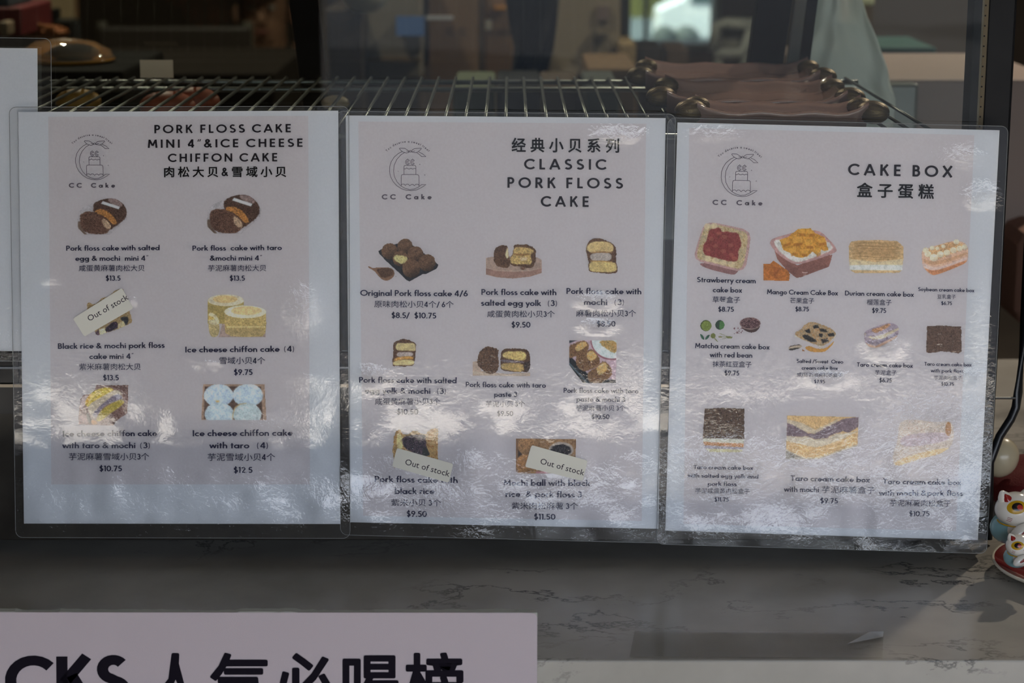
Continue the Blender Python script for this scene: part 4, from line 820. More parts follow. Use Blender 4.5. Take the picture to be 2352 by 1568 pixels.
floss(S3, (1560, 910, 5.004), [(265,125),(762,650)], [(290,138),(520,130),(752,140),(750,495),(500,482),(268,485)], [([(270,480),(750,492),(746,545),(272,524)], (176,178,168)), ([(272,522),(746,542),(742,588),(288,562)], (174,120,66)), ([(290,562),(742,584),(735,612),(290,602)], (140,134,150)), ([(290,600),(735,610),(728,632),(690,645),(350,642)], (172,168,132))], 'square brown floss cake above cream and yolk layers', (104,78,58))
p = Pic((1560, 910, 5.004), [(1220, 215), (2068, 725)])
p.quad([(1240,218),(2066,236),(2050,570),(1600,722),(1222,720)], (190,162,114), tex=.12).poly([(1240,262),(1400,300),(1570,385),(1680,330),(1850,250),(1700,400),(1560,430),(1400,400),(1238,330)], (178,168,150), cut=False, smooth_=False).poly([(1236,305),(1300,325),(1400,380),(1480,425),(1560,432),(1680,360),(1900,255),(2066,236),(2060,350),(1950,420),(1880,400),(1760,440),(1700,480),(1560,495),(1460,455),(1380,465),(1234,450)], (120,102,114), wob=1, tex=.2, ts=3, cut=False, smooth_=False)
p.poly([(1234,450),(1380,468),(1460,458),(1560,498),(1700,482),(1800,430),(1950,420),(2060,400),(1900,480),(1700,560),(1560,585),(1400,550),(1232,510)], (180,172,158), wob=1, tex=.1, cut=False, smooth_=False).quad([(1222,612),(1465,720),(1222,720)], (136,130,122), cut=False).quad([(1465,722),(1600,722),(2050,570),(2050,548),(1600,704),(1475,700)], (172,166,152), cut=False).quad([(1224,608),(1470,716),(1466,722),(1224,622)], (190,184,172), cut=False)
S3.picture(p, 'close view of layered cake with a purple taro band')
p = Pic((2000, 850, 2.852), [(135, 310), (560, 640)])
p.poly([(180,330),(300,320),(420,340),(530,325),(552,420),(520,530),(300,590),(150,640),(138,560),(180,450)], (176,166,160), wob=1, tex=.15).poly([(200,420),(520,400),(520,460),(300,500),(190,500)], (170,158,168), cut=False).poly([(150,600),(300,545),(520,500),(520,535),(300,585),(150,640)], (190,168,128), cut=False).poly([(492,345),(520,332),(530,400),(510,437),(488,410)], (166,116,62), cut=False).dots(26, (220,320,420,440), (150,104,84), (.6,1.4), .7)  # the wash of glare is put into these pale print colours
S3.picture(p, 'pale layered cake slice, glare painted into its colours')

# ---- stickers: separate paper labels stuck over three of the pictures
M_stk = mat('cream_sticker', (240, 238, 226), .6, spec=.2)
def sticker(S, fr, quad, tl, tr, cap, label, rad=3.5, gm=None):
    ox, oy, k = fr; q = [(ox + x / k, oy + y / k) for x, y in quad]; out_ = S.outline.__func__(S, q, rad)
    A = np.array(out_); off = .0012; P = list(S.at(A[:, 0], A[:, 1], off)); P2 = list(S.at(A[:, 0], A[:, 1], off - .00014)); n = len(P)
    me = S.grid(q, 24, 10, off, rad)
    c = P[0]; r = thing('out_of_stock_sticker', label, 'sticker', 'out of stock stickers', tuple(np.mean(P, 0)))
    child(link('sticker_label', me, M_stk), r)
    vs, fs = font_mesh('Out of stock', .002); xs = [v[0] for v in vs]; a_, b_ = min(xs), max(xs)
    l = (ox + tl[0] / k, oy + tl[1] / k); rr = (ox + tr[0] / k, oy + tr[1] / k); d = Vector((rr[0] - l[0], rr[1] - l[1])) / (b_ - a_); nn = Vector((-d.y, d.x)).normalized()
    X = np.array([l[0] + d.x * (v[0] - a_) - nn.x * cap / .69 * v[1] for v in vs]); Y = np.array([l[1] + d.y * (v[0] - a_) - nn.y * cap / .69 * v[1] for v in vs])
    child(link('sticker_lettering', meshd('sticker_lettering', S.at(X, Y, off + .00005), fs), mat('sticker_ink', (40, 30, 44), .7)), r)
sticker(S1, (100, 640, 5.809), [(392, 530), (1045, 122), (1198, 395), (545, 772)], (612, 570), (1140, 268), 13.4, 'slanting cream out of stock sticker on the two column cake menu')
sticker(S2, (820, 960, 6.03), [(553, 412), (1333, 632), (1270, 897), (485, 670)], (660, 640), (1275, 812), 13.6, 'cream out of stock sticker below the purple filled slice')
sticker(S2, (1120, 980, 6.273), [(633, 262), (1442, 485), (1370, 780), (538, 575)], (752, 530), (1385, 702), 13.2, 'cream out of stock sticker over the round mochi ball picture')

# ================================================================== THINGS IN FRONT OF THE CASE
# foam board drinks sign fixed to the counter front
YS = YC - .0075
def sgn(px, py, y=None): return onY(px, py, YS if y is None else y)
top = []; random.seed(3)
zt_l = sgn(0, 1405).z; zt_r = sgn(1233, 1407).z; xr_ = sgn(1234, 1450).x; xl_ = sgn(-700, 1450).x
sg = thing('foam_board_sign', 'white foam board sign with big black lettering at the counter front', 'sign', loc=((xl_ + xr_) / 2, YS, zt_l))
o = MB().prism([(xl_, zt_l - .28), (xr_, zt_l - .28), (xr_, zt_r - .003), (xr_ - .0012, zt_r - .0008), (xr_ - .004, zt_r), (xl_, zt_l)], YS, YS + .0004).build('printed_face', mat('sign_face', (196, 184, 190), .7, spec=.2, noise=(900, (194, 184, 190)), bump=(1500, .0001))); child(o, sg)
# ragged foam core, cut by hand
n = 150; V, F = [], []; off = 0
for i in range(n + 1):
    x = xl_ + (xr_ - xl_) * i / n
    if random.random() < .22: off = random.uniform(-.0007, .0008)
    zz = zt_l + (zt_r - zt_l) * i / n + off * (1 if i < n - 18 else .2)
    V += [(x, YS + .0004, zz), (x, YS + .0062, zz + random.uniform(-.0003, .0003)), (x, YS + .0062, zt_l - .28), (x, YS + .0004, zt_l - .28)]
for i in range(n):
    a, b = 4 * i, 4 * i + 4; F += [(a, b, b + 1, a + 1), (a + 1, b + 1, b + 2, a + 2), (a, a + 3, b + 3, b)]
F += [(0, 1, 2, 3), (4 * n, 4 * n + 3, 4 * n + 2, 4 * n + 1)]
child(link('foam_core', meshd('foam_core', V, F), mat('foam_core_edge', (176, 178, 170), .8)), sg)
V1, F1 = line_px('CKS', 12, 300, 1616, 1614, 108, weight=.21, track=.02)
A = [tuple(onY(x, y, YS - .0002)) for x, y in V1]; child(link('lettering', meshd('lettering', A, F1), mat('sign_print', (24, 20, 30), .8, spec=.1)), sg)
V2, F2 = layout('人气必喝榜', cjkoff=.004, track=.06, em=1.0)
xs = [v[0] for v in V2]; k = (1062 - 338) / (max(xs) - min(xs)); zb = 1632 
A, FA = [], []
for j, (ax, ay) in enumerate([(0, 0)] + [(2.6 * cos(t_ * pi / 4), 2.6 * sin(t_ * pi / 4)) for t_ in range(8)]):
    b = len(A); A += [tuple(onY(338 + (v[0] - min(xs)) * k + ax, 1620 - v[1] * k + ay, YS - .0002 - j * .00003)) for v in V2]; FA += [tuple(i + b for i in f) for f in F2]
child(link('lettering', meshd('lettering', A, FA), MATS['sign_print']), sg)

# clear tape strip lying on the counter
q = [onZ(x, y, .0006) for x, y in ((1458, 1447), (2030, 1450), (2027, 1509), (1446, 1507))]; q2 = [v - Vector((0, 0, .0005)) for v in q]
tp = thing('clear_plastic_strip', 'clear plastic strip lying flat on the marble counter edge', 'strip', loc=tuple(sum(q, Vector()) / 4))
child(link('strip_film', meshd('strip', q, [(0, 3, 2, 1)]), clear_mat('clear_strip', 1.12, .08, haze=.12)), tp)
c0 = q[1]; fd = [c0 + Vector((0, 0, .0003)), onZ(1998, 1450, .0010), onZ(1946, 1478, .0010), onZ(2028, 1462, .0022)]
child(link('creased_corner', meshd('crease', fd, [(0, 1, 3), (1, 2, 3)]), clear_mat('clear_crease', 1.15, .12, haze=.32)), tp)

# ---- plate of lucky cats at the right
PC = Vector((.3955, -.036, 0)); PR = .0625
pl = thing('saucer', 'dark red saucer with cream rim holding the small lucky cats', 'plate', loc=tuple(PC))
child(MB().lathe([(0, .004), (.030, .004), (.046, .0055), (.0585, .0100), (.0610, .0112)], tuple(PC), 64).build('glazed_well', mat('dark_red_glaze', (112, 22, 24), .15, coat=.5), sm=True), pl)
child(MB().lathe([(0, 0), (.032, 0), (.034, .001), (.050, .0035), (.0615, .0090), (.0628, .0108), (.0622, .0118), (.0608, .0113)], tuple(PC), 64).build('cream_rim', mat('cream_glaze', (226, 218, 200), .15, coat=.5), sm=True), pl)
M_cw = mat('white_ceramic', (232, 228, 220), .16, coat=.6); M_red = mat('red_ceramic', (140, 34, 32), .2, coat=.5); M_yel = mat('yellow_ceramic', (190, 148, 26), .25); M_bk = mat('black_ceramic', (26, 20, 22), .2); M_bl = mat('pale_blue_ceramic', (136, 176, 182), .2, coat=.4)
def patch(c, R, M, a0, ra, rb, ang, lift, n=28):
    """disc hugging an ellipsoid at direction a0 = (azimuth, elevation)"""
    d = Vector((cos(a0[1]) * cos(a0[0]), cos(a0[1]) * sin(a0[0]), sin(a0[1]))); u = Vector((-sin(a0[0]), cos(a0[0]), 0)); v = d.cross(u); V, F = [], []
    rings = 5; V.append(d)
    for r in range(1, rings + 1):
        for k in range(n):
            t_ = 2 * pi * k / n; x, y = ra * r / rings * cos(t_), rb * r / rings * sin(t_); x, y = x * cos(ang) - y * sin(ang), x * sin(ang) + y * cos(ang)
            V.append((d + u * x + v * y).normalized())
    V = [c + M @ Vector((p.x * (R[0] + lift), p.y * (R[1] + lift), p.z * (R[2] + lift))) for p in V]
    for k in range(n): F.append((0, 1 + k, 1 + (k + 1) % n))
    for r in range(rings - 1):
        for k in range(n): a_ = 1 + r * n; F.append((a_ + k, a_ + n + k, a_ + n + (k + 1) % n, a_ + (k + 1) % n))
    me = meshd('patch', V, F); smooth(me); return me
def cat(name, label, C, s, yaw, spot):
    """C = centre of the head; the body sits behind and below it"""
    r = thing(name, label, 'figurine', 'lucky cat figurines on the saucer', tuple(C)); Rz = Matrix.Rotation(yaw, 3, 'Z'); I = Rz
    L = lambda x, y, z: C + Rz @ Vector((x * s, y * s, z * s))
    R = (.0150 * s, .0128 * s, .0118 * s)
    child(MB().ball(L(0, 0, 0), R, I, 32, 20).build('head', M_cw, sm=True), r)
    child(MB().ball(L(.001, .006, -.0150), (.0150 * s, .0130 * s, .0120 * s), I, 28, 18).build('body', M_bl, sm=True), r)
    child(MB().ball(L(.002, -.0040, -.0135), (.0105 * s, .0085 * s, .0088 * s), I, 24, 16).build('belly', M_cw, sm=True), r)
    for sx in (-1, 1):
        M2 = Rz @ Matrix.Rotation(sx * .5, 3, 'Y')
        e = MB(); e.lathe([(.0052 * s, 0), (.0040 * s, .0030 * s), (.0016 * s, .0062 * s), (0, .0070 * s)], tuple(L(sx * .0085, .001, .0078)), 16, M2.to_4x4()); eo = child(e.build('ear', M_cw, sm=True), r)
        e = MB(); e.lathe([(.0034 * s, 0), (.0024 * s, .0022 * s), (0, .0050 * s)], tuple(L(sx * .0085, -.0022, .0082)), 12, M2.to_4x4()); 
        io = e.build('ear_lining', M_red, sm=True); io.parent = eo
        # closed smiling eye (the other one lies under the marking)
        pts = []
        for k in range(9):
            a_ = pi * (0.1 + .8 * k / 8); x = sx * .0062 + .0028 * cos(a_); z = .0012 + .0020 * sin(a_); y = -R[1] / s * math.sqrt(max(0, 1 - (x * s / R[0]) ** 2 - (z * s / R[2]) ** 2)) - .0001; pts.append(L(x, y, z))
        if sx > 0: child(MB().tube(pts, .00030 * s, 6).build('eye', M_bk), r)
        for j in range(3):
            pts = []
            for k in range(4):
                x = sx * (.0088 + .0009 * k); z = -.0035 - .0012 * j + .0003 * k; y = -R[1] / s * math.sqrt(max(0, 1 - (x * s / R[0]) ** 2 - (z * s / R[2]) ** 2)) - .0001; pts.append(L(x, y, z))
            child(MB().tube(pts, .00018 * s, 5).build('whisker', M_red), r)
    child(link('nose', patch(C, R, I, (-pi / 2, -.12), .06, .04, 0, .0003), M_red), r)
    child(link('ring_marking', patch(C, R, I, spot, .52, .42, .2, .00012), M_yel), r)
    child(link('spot_marking', patch(C, R, I, (spot[0] + .03, spot[1] + .02), .26, .24, .2, .0003), M_bk), r)
    child(link('spot_marking', patch(C, R, I, (spot[0] + .16, spot[1] - .02), .13, .17, .3, .0005), mat('red_marking', (170, 52, 44), .2)), r)
    # yellow collar cord
    pts = [L(.0118 * cos(a_) , .0105 * sin(a_) + .001, -.0088 + .0012 * sin(a_)) for a_ in [2 * pi * k / 28 for k in range(29)]]
    child(MB().tube(pts, .00055 * s, 6, cap=False).build('collar_cord', M_yel, sm=True), r)
    # raised paw with red pad
    M3 = Rz @ Matrix.Rotation(-.5, 3, 'Y'); pc = L(-.0035, -.0125, -.0128); PRr = (.0092 * s, .0046 * s, .0052 * s)
    po = child(MB().ball(pc, PRr, M3, 24, 14).build('paw', M_cw, sm=True), r)
    child(link('paw_pad', patch(pc, PRr, M3, (-pi / 2 + .25, .12), .62, .30, 0, .0002), mat('paw_red', (128, 34, 30), .25)), r)
    for j in range(3): child(MB().tube([pc + M3 @ Vector(((.0025 + .0016 * j) * s, -.0046 * s, -.0030 * s)), pc + M3 @ Vector(((.0026 + .0016 * j) * s, -.0042 * s, -.0044 * s))], .0002 * s, 5).build('toe_line', M_red), r)
    child(MB().ball(L(.0095, -.0085, -.0150), (.0042 * s, .0042 * s, .0062 * s), Rz, 18, 12).build('paw', M_cw, sm=True), r)
    return r
def at_px(px, py, Y): return onY(px, py, Y)
C1 = at_px(2333, 1168, -.030)
C1.z = max(C1.z, .0300)
cat('lucky_cat', 'white lucky cat figurine with yellow-ringed black spot and pale blue body', C1, 1.0, .35, (-2.05, .42))
C2 = at_px(2341, 1252, -.071); 
c2o = cat('lucky_cat', 'smaller white lucky cat figurine in front, orange spot on its head', Vector((C2.x, C2.y, max(C2.z, .0185))), .62, .2, (-2.1, .30))
# red cloth toy with cream ball head, behind
rc = thing('pom_pom_cushion', 'red cloth cushion with a smooth cream ball lying behind the saucer', 'cushion', loc=(.40, .11, 0))
cc = at_px(2297, 1050, .105)
def lump(v, a_, b_): return v * (1 + .07 * sin(3 * b_ + 1) + .05 * sin(5 * b_) * sin(2 * a_))
child(MB().ball((.409, .120, .0200), (.052, .050, .0200), None, 40, 24, lump).build('red_cloth', mat('red_velvet', (110, 20, 22), .85, bump=(900, .0006)), sm=True), rc)
child(MB().ball((cc.x, cc.y, cc.z), (.0138, .0138, .0155), Matrix.Rotation(.4, 3, 'Y'), 28, 18).build('cream_ball', mat('cream_vinyl', (206, 192, 160), .3, coat=.3), sm=True), rc)
# bent black tube stand with a chrome cross pin
st = thing('bent_tube_stand', 'bent black metal tube stand beside the case, with chrome pin', 'stand', loc=(.40, .06, 0))
P = [at_px(2372, 330, .060), at_px(2352, 760, .060), at_px(2339, 900, .058), at_px(2333, 936, .056), at_px(2322, 962, .054), at_px(2296, 1002, .050), at_px(2258, 1062, .045), at_px(2225, 1120, .038)]
P = [Vector((max(p.x, .346 + .0), p.y, p.z)) for p in P]; P[-1].z = .0035; P[-2].z = max(P[-2].z, .012)
child(MB().tube(P, .0032, 12).build('bent_tube', mat('black_enamel', (24, 26, 30), .28), sm=True), st)
child(MB().tube([at_px(2282, 914, .052) , at_px(2333, 914, .054)], .0009, 8).build('chrome_pin', M_chrome), st)

# ================================================================== PINK TRAYS WITH GOLD SHELL HANDLES ON THE SHELF
M_pink = mat('dusty_pink_lacquer', (190, 152, 140), .2, coat=.6, noise=(25, (182, 142, 130)), bump=(160, .0006)); M_gold = mat('aged_gold', (112, 90, 58), .42, metal=.6, bump=(1200, .0002))
ZSH = ZW + .00125
def tray(label, pL, pR, Yc, z0, dep=.085, yaw=-.05):
    """long shallow tray; pL, pR = image columns of its ends at depth Yc"""
    xa = onY(pL, 200, Yc).x; xb = onY(pR, 200, Yc).x; cx_ = (xa + xb) / 2; W = xb - xa
    r = thing('pink_tray', label, 'tray', 'pink trays on the wire shelf', (cx_, Yc, z0)); M = Matrix.Translation((cx_, Yc, z0)) @ Matrix.Rotation(yaw, 4, 'Z')
    # cross-section: rolled rims and shallow ribs, run along x
    prof = [(-dep/2, .0085), (-dep/2 - .004, .0105), (-dep/2 + .002, .0118), (-dep/2 + .007, .0095), (-dep/2 + .012, .0050), (-dep/4, .0035), (-dep/4 + .006, .0055), (-.004, .0060), (.004, .0038), (dep/4, .0055), (dep/4 + .004, .0035), (dep/2 - .012, .0050), (dep/2 - .007, .0095), (dep/2 - .002, .0118), (dep/2 + .004, .0105), (dep/2, .0085), (dep/2 - .010, .0002), (-dep/2 + .010, .0002)]
    nseg = 16; V, F = [], []
    for i in range(nseg + 1):
        t_ = i / nseg * 2 - 1; x = W / 2 * t_; sq = 1 - .12 * abs(t_) ** 8; wv = .0008 * sin(i * 1.3)
        for y, z in prof: V.append(M @ Vector((x, y * sq, z + wv * (z > .003) + (.006 * abs(t_) ** 10 if z < .012 and z > .001 else 0))))
    m_ = len(prof)
    for i in range(nseg):
        for k_ in range(m_): F.append((i * m_ + k_, (i + 1) * m_ + k_, (i + 1) * m_ + (k_ + 1) % m_, i * m_ + (k_ + 1) % m_))
    F += [tuple(range(m_))[::-1], tuple(range(nseg * m_, nseg * m_ + m_))]
    me = meshd('tray_body', V, F); smooth(me); child(link('tray_body', me, M_pink), r)
    def shell(x, y, a_, s_):
        def f(v, al, be): return v * (1 + .09 * abs(sin(be * 9)))
        Mr = (M.to_3x3() @ Matrix.Rotation(a_, 3, 'Z') @ Matrix.Rotation(pi / 2, 3, 'Y'))
        e = MB().ball(M @ Vector((x, y, .0105)), (.0072 * s_, .0088 * s_, .0105 * s_), Mr, 48, 14, f); child(e.build('shell_handle', M_gold, sm=True), r)
    for sx in (-1, 1):
        shell(sx * (W / 2 - .001), dep * .30, .3 * sx, .85); shell(sx * (W / 2 + .004), -dep * .30, -.5 * sx, 1.05)
        child(MB().tube([M @ Vector((sx * (W / 2 - .001), dep * .3, .0085)), M @ Vector((sx * (W / 2 + .002), 0, .008)), M @ Vector((sx * (W / 2 + .004), -dep * .3, .0085))], .0030, 10).build('handle_bar', M_gold, sm=True), r)
    return r
tray('pink tray with gold shell handles at the back of the shelf', 1482, 1866, .335, ZSH, .140, -.06)
tray('pink tray with gold shell handles in front of the other tray', 1530, 1926, .175, ZSH, .140, -.06)
tray('front pink tray, only its back rim showing above the cake box menu', 1600, 1985, .060, ZSH, .060, -.06)

# ================================================================== BEHIND THE CASE (seen dimly through the glass)
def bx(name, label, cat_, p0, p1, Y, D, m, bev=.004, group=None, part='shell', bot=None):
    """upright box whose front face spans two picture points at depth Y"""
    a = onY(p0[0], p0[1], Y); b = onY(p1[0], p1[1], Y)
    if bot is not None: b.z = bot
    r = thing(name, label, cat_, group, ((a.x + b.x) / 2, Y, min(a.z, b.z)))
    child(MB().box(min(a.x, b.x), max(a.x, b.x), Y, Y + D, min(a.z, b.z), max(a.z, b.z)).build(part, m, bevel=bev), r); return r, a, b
def floorz(Y): return FLZ
# white cloth hanging behind the right end of the case
out_ = [(1888,-120),(1962,-60),(1978,-10),(1990,40),(2010,85),(2022,120),(2040,165),(2045,195),(2058,230),(2052,285),(2030,330),(1830,330),(1826,250),(1836,150),(1862,0)]
def edge(side, v):
    pts = out_[:11] if side else [out_[0]] + out_[:10:-1]
    for (x0_, y0_), (x1_, y1_) in zip(pts[:-1], pts[1:]):
        if y0_ <= v <= y1_ and y1_ > y0_: return x0_ + (x1_ - x0_) * (v - y0_) / (y1_ - y0_)
    return pts[-1][0]
V, F = [], []; nu, nv = 26, 40
for j in range(nv + 1):
    v = -118 + (328 + 118) * j / nv; xa, xb = edge(0, v), edge(1, v)
    for i in range(nu + 1):
        u = i / nu; Y = .62 + .005 * sin(u * 9 + v * .01) + .002 * sin(u * 21 + v * .02) + .006 * mnoise.noise(Vector((u * 5, v * .02, 0))); V.append(onY(xa + (xb - xa) * u, v, Y))
for j in range(nv):
    for i in range(nu): a_ = j * (nu + 1) + i; F.append((a_, a_ + nu + 1, a_ + nu + 2, a_ + 1))
me = meshd('cloth', V, F); smooth(me); wc = thing('hanging_cloth', 'pale greenish-white cloth hanging behind the pink trays', 'cloth', loc=tuple(V[nu // 2]))
co = child(link('draped_fabric', me, mat('pale_cloth', (196, 206, 200), .85)), wc); sm_ = co.modifiers.new('s', 'SOLIDIFY'); sm_.thickness = .0015
# service counter further back, right: pale top
bx('back_worktop', 'pale pinkish worktop beyond the hanging cloth', 'worktop', (1990, 182), (2420, 520), .95, .35, mat('pale_laminate', (150, 134, 126), .6))
bx('steel_container', 'grey metal container on the pale worktop', 'container', (2020, 192), (2108, 262), .92, .025, mat('dull_steel', (120, 124, 118), .4, metal=.4), bot=FLZ)
bx('teal_tray', 'dull teal tray behind the hanging cloth', 'tray', (1985, 108), (2150, 160), 1.55, .20, mat('teal_plastic', (62, 92, 88), .5), bot=.2036)
bx('rear_table', 'low dark table behind the pale worktop', 'table', (1900, 190), (2310, 420), 1.36, .6, mat('dark_table', (66, 58, 52), .6), bot=FLZ)
bx('dark_carton', 'dark brown box beside the teal tray', 'box', (2090, 128), (2166, 178), 1.50, .04, mat('dark_brown_card', (70, 60, 52), .7), bot=.2036)
bx('beige_bag', 'soft beige bundle between teal tray and dark box', 'bag', (2052, 148), (2098, 176), 1.42, .05, mat('beige_paper', (150, 126, 108), .8), .01, bot=.2036)
bx('tall_cabinet', 'tall brown-grey cabinet behind the teal tray', 'cabinet', (1940, -200), (2262, 340), 2.4, .5, mat('taupe_laminate', (92, 84, 74), .6, noise=(2, (84, 74, 66))))
bx('light_strip_lamp', 'pale greenish light panel at the top beside the cloth', 'lamp', (1938, -8), (2008, 12), 2.2, .05, mat('lamp_panel', (180, 184, 150), .5, emit=((150, 152, 118), .35)))
# cardboard cartons with shop lettering
Mc = mat('kraft_card', (128, 104, 80), .8, noise=(4, (132, 102, 76)))
r, a, b = bx('cardboard_carton', 'brown cardboard carton printed with dark letters', 'carton', (982, -60), (1098, 330), 2.6, .3, Mc, part='carton_body')
A = [tuple(onY(x, y, 2.598)) for x, y in line_px('CC', 1026, 1072, 79, 79, 15, weight=.24, track=.5)[0]]; child(link('carton_lettering', meshd('l', A, line_px('CC', 1026, 1072, 79, 79, 15, weight=.24, track=.5)[1]), mat('faded_ink', (84, 64, 50), .8)), r)
r, a, b = bx('cardboard_carton', 'narrower brown cardboard carton right of the lettered one', 'carton', (1112, -60), (1180, 330), 2.7, .3, Mc, part='carton_body')
L_ = line_px('Cake', 1126, 1176, 79, 79, 15, weight=.24, track=.3); A = [tuple(onY(x, y, 2.698)) for x, y in L_[0]]; child(link('carton_lettering', meshd('l', A, L_[1]), MATS['faded_ink']), r)
child(MB().box(onY(1115, 0, 2.69).x, onY(1129, 0, 2.69).x, 2.685, 2.70, onY(1120, 68, 2.69).z, onY(1120, 46, 2.69).z).build('white_label', mat('label_white', (206, 200, 190), .7)), r)
child(MB().box(onY(1135, 0, 2.69).x, onY(1163, 0, 2.69).x, 2.685, 2.70, onY(1150, 22, 2.69).z, onY(1150, 14, 2.69).z).build('amber_label', mat('amber_tape', (190, 130, 40), .5)), r)
bx('brown_screen', 'brown screen below and behind the cartons', 'screen', (960, -80), (1200, 460), 3.3, .04, mat('brown_panel', (96, 80, 64), .7))
r, a, b = bx('upright_freezer', 'greyish upright freezer with a blue screen on its door', 'freezer', (838, -120), (968, 180), 2.5, .5, mat('freezer_grey', (148, 138, 124), .45, noise=(3, (138, 128, 116))), part='door')
child(MB().box(a.x, b.x, 2.49, 2.5, onY(900, 140, 2.5).z, onY(900, 132, 2.5).z).build('drawer_edge', mat('brown_edge', (120, 94, 62), .5)), r)
r, a, b = bx('payment_screen', 'small glowing blue screen in front of the freezer', 'screen', (918, 40), (976, 84), 2.475, .025, M_black, part='bezel')
child(MB().box(onY(909, 0, 2.466).x, onY(974, 0, 2.466).x, 2.466, 2.475, onY(930, 82, 2.466).z, onY(930, 38, 2.466).z).build('display', mat('blue_screen', (70, 96, 140), .3, emit=((84, 110, 156), .55))), r)
child(MB().box(onY(978, 0, 2.466).x, onY(1040, 0, 2.466).x, 2.47, 2.49, onY(1000, 46, 2.466).z, onY(1000, 38, 2.466).z).build('card_slot', mat('glowing_grey_slot', (190, 186, 190), .3, emit=((140, 138, 146), .3))), r)  # slot glows faintly, its brightness put in by emission
r = thing('steel_bowl', 'shiny pale metal bowl on top of the dark cabinet', 'bowl', loc=tuple(onY(822, 18, 2.4)))
child(MB().lathe([(0, -.012), (.020, -.010), (.038, .006), (.050, .030), (.048, .030), (.036, .007), (0, -.009)], tuple(onY(838, 14, 2.4)), 32).build('bowl_shell', mat('pale_steel', (210, 214, 200), .3, metal=.6), sm=True), r)
bx('dark_cabinet', 'dark brown cabinet beside the black rear post', 'cabinet', (744, 22), (836, 400), 2.4, .5, mat('dark_walnut', (64, 54, 44), .6))
# black garment hanging
V, F = [], []; pr = [(-80,1160,1296),(0,1164,1284),(60,1170,1276),(110,1180,1268),(150,1176,1258),(190,1172,1252),(260,1176,1250),(330,1180,1248)]
for y, xa, xb in pr:
    for i in range(17): u = i / 16; V.append(onY(xa + (xb - xa) * u, y, 1.9 + .02 * sin(u * 14 + y * .02)))
for j in range(len(pr) - 1):
    for i in range(16): a_ = j * 17 + i; F.append((a_, a_ + 17, a_ + 18, a_ + 1))
me = meshd('garment', V, F); smooth(me); r = thing('black_apron', 'black apron hanging behind the wire shelf', 'apron', loc=tuple(V[8])); co = child(link('apron_cloth', me, mat('black_cotton', (22, 20, 20), .9)), r); co.modifiers.new('s', 'SOLIDIFY').thickness = .003
# beige panelled unit with shelf bracket
r, a, b = bx('beige_cupboard', 'tall beige cupboard between the apron and the bright window', 'cupboard', (1262, -140), (1424, 176), 2.9, .5, mat('beige_melamine', (150, 136, 118), .5, noise=(2, (142, 128, 110))), part='door')
M_brk = mat('brown_fitting', (92, 82, 72), .5)
child(MB().box(onY(1364, 0, 2.89).x, onY(1369, 0, 2.89).x, 2.88, 2.9, onY(0, 150, 2.89).z, onY(0, 68, 2.89).z).build('door_gap', M_brk), r)
child(MB().box(onY(1366, 0, 2.89).x, onY(1396, 0, 2.89).x, 2.87, 2.9, onY(0, 84, 2.89).z, onY(0, 75, 2.89).z).build('handle', M_brk), r)
child(MB().box(onY(1372, 0, 2.89).x, onY(1400, 0, 2.89).x, 2.89, 2.9, onY(0, 45, 2.89).z, onY(0, 14, 2.89).z).build('notice', mat('mauve_notice', (122, 104, 100), .7)), r)
bx('cardboard_box', 'low kraft box behind the back tray', 'box', (1350, 156), (1462, 250), 2.2, .3, Mc, bot=FLZ)
bx('dark_crate', 'dark crate below the bright window', 'crate', (1462, 108), (1522, 170), 3.0, .2, mat('dark_plastic', (52, 48, 46), .5))
bx('brown_carton', 'brown carton right of the dark crate', 'carton', (1530, 112), (1580, 170), 3.1, .2, mat('mid_brown_card', (96, 80, 68), .8))
bx('kraft_block', 'light kraft carton left of the dark crate', 'carton', (1424, 100), (1460, 168), 2.8, .2, mat('light_kraft', (156, 132, 98), .8))
# grey chair back (frame of tube with a panel)
r = thing('grey_chair', 'pale grey moulded chair back right of the bright window', 'chair', loc=tuple(onY(1690, 130, 4.0)))
P = [onY(x, y, 4.0) for x, y in ((1640,118),(1646,58),(1668,54),(1728,56),(1726,70),(1706,122),(1640,124))]
child(MB().tube(P, .016, 8).build('back_rim', mat('grey_plastic', (160, 162, 158), .5), sm=True), r)
child(link('back_panel', meshd('p', [onY(x, y, 4.02) for x, y in ((1648,64),(1722,64),(1702,112),(1648,112))], [(0, 1, 2, 3)]), mat('darker_plastic', (120, 118, 112), .6)), r)
for x in (1650, 1710): child(MB().tube([onY(x, 122, 4.0), Vector((onY(x, 122, 4.0).x, 4.1, FLZ))], .012, 8).build('leg', MATS['grey_plastic']), r)
# things behind at the left
bx('red_package', 'dark red package at the upper left corner', 'package', (-40, 18), (52, 84), 1.6, .2, mat('maroon_pack', (112, 36, 40), .6))
bx('blue_package', 'dusty blue package on top of the dark red one', 'package', (-30, -60), (22, 17), 1.62, .15, mat('dusty_blue', (84, 98, 108), .6))
bx('white_cup_box', 'small beige box beneath the red package', 'box', (-5, 50), (20, 82), 1.55, .04, mat('cream_card', (150, 128, 106), .7))
bx('beige_board', 'beige board behind the dark screen at upper left', 'board', (50, -120), (170, 48), 2.9, .03, mat('beige_board', (150, 130, 100), .8))
r, a, b = bx('dark_monitor', 'dark monitor standing at the upper left', 'monitor', (82, 46), (172, 118), 2.2, .06, mat('dark_monitor', (40, 38, 34), .4), part='monitor_back', bot=.166)
child(MB().box(onY(112, 0, 2.2).x, onY(126, 0, 2.2).x, 2.2, 2.24, b.z - .1, onY(0, 22, 2.2).z).build('mount', M_black), r)
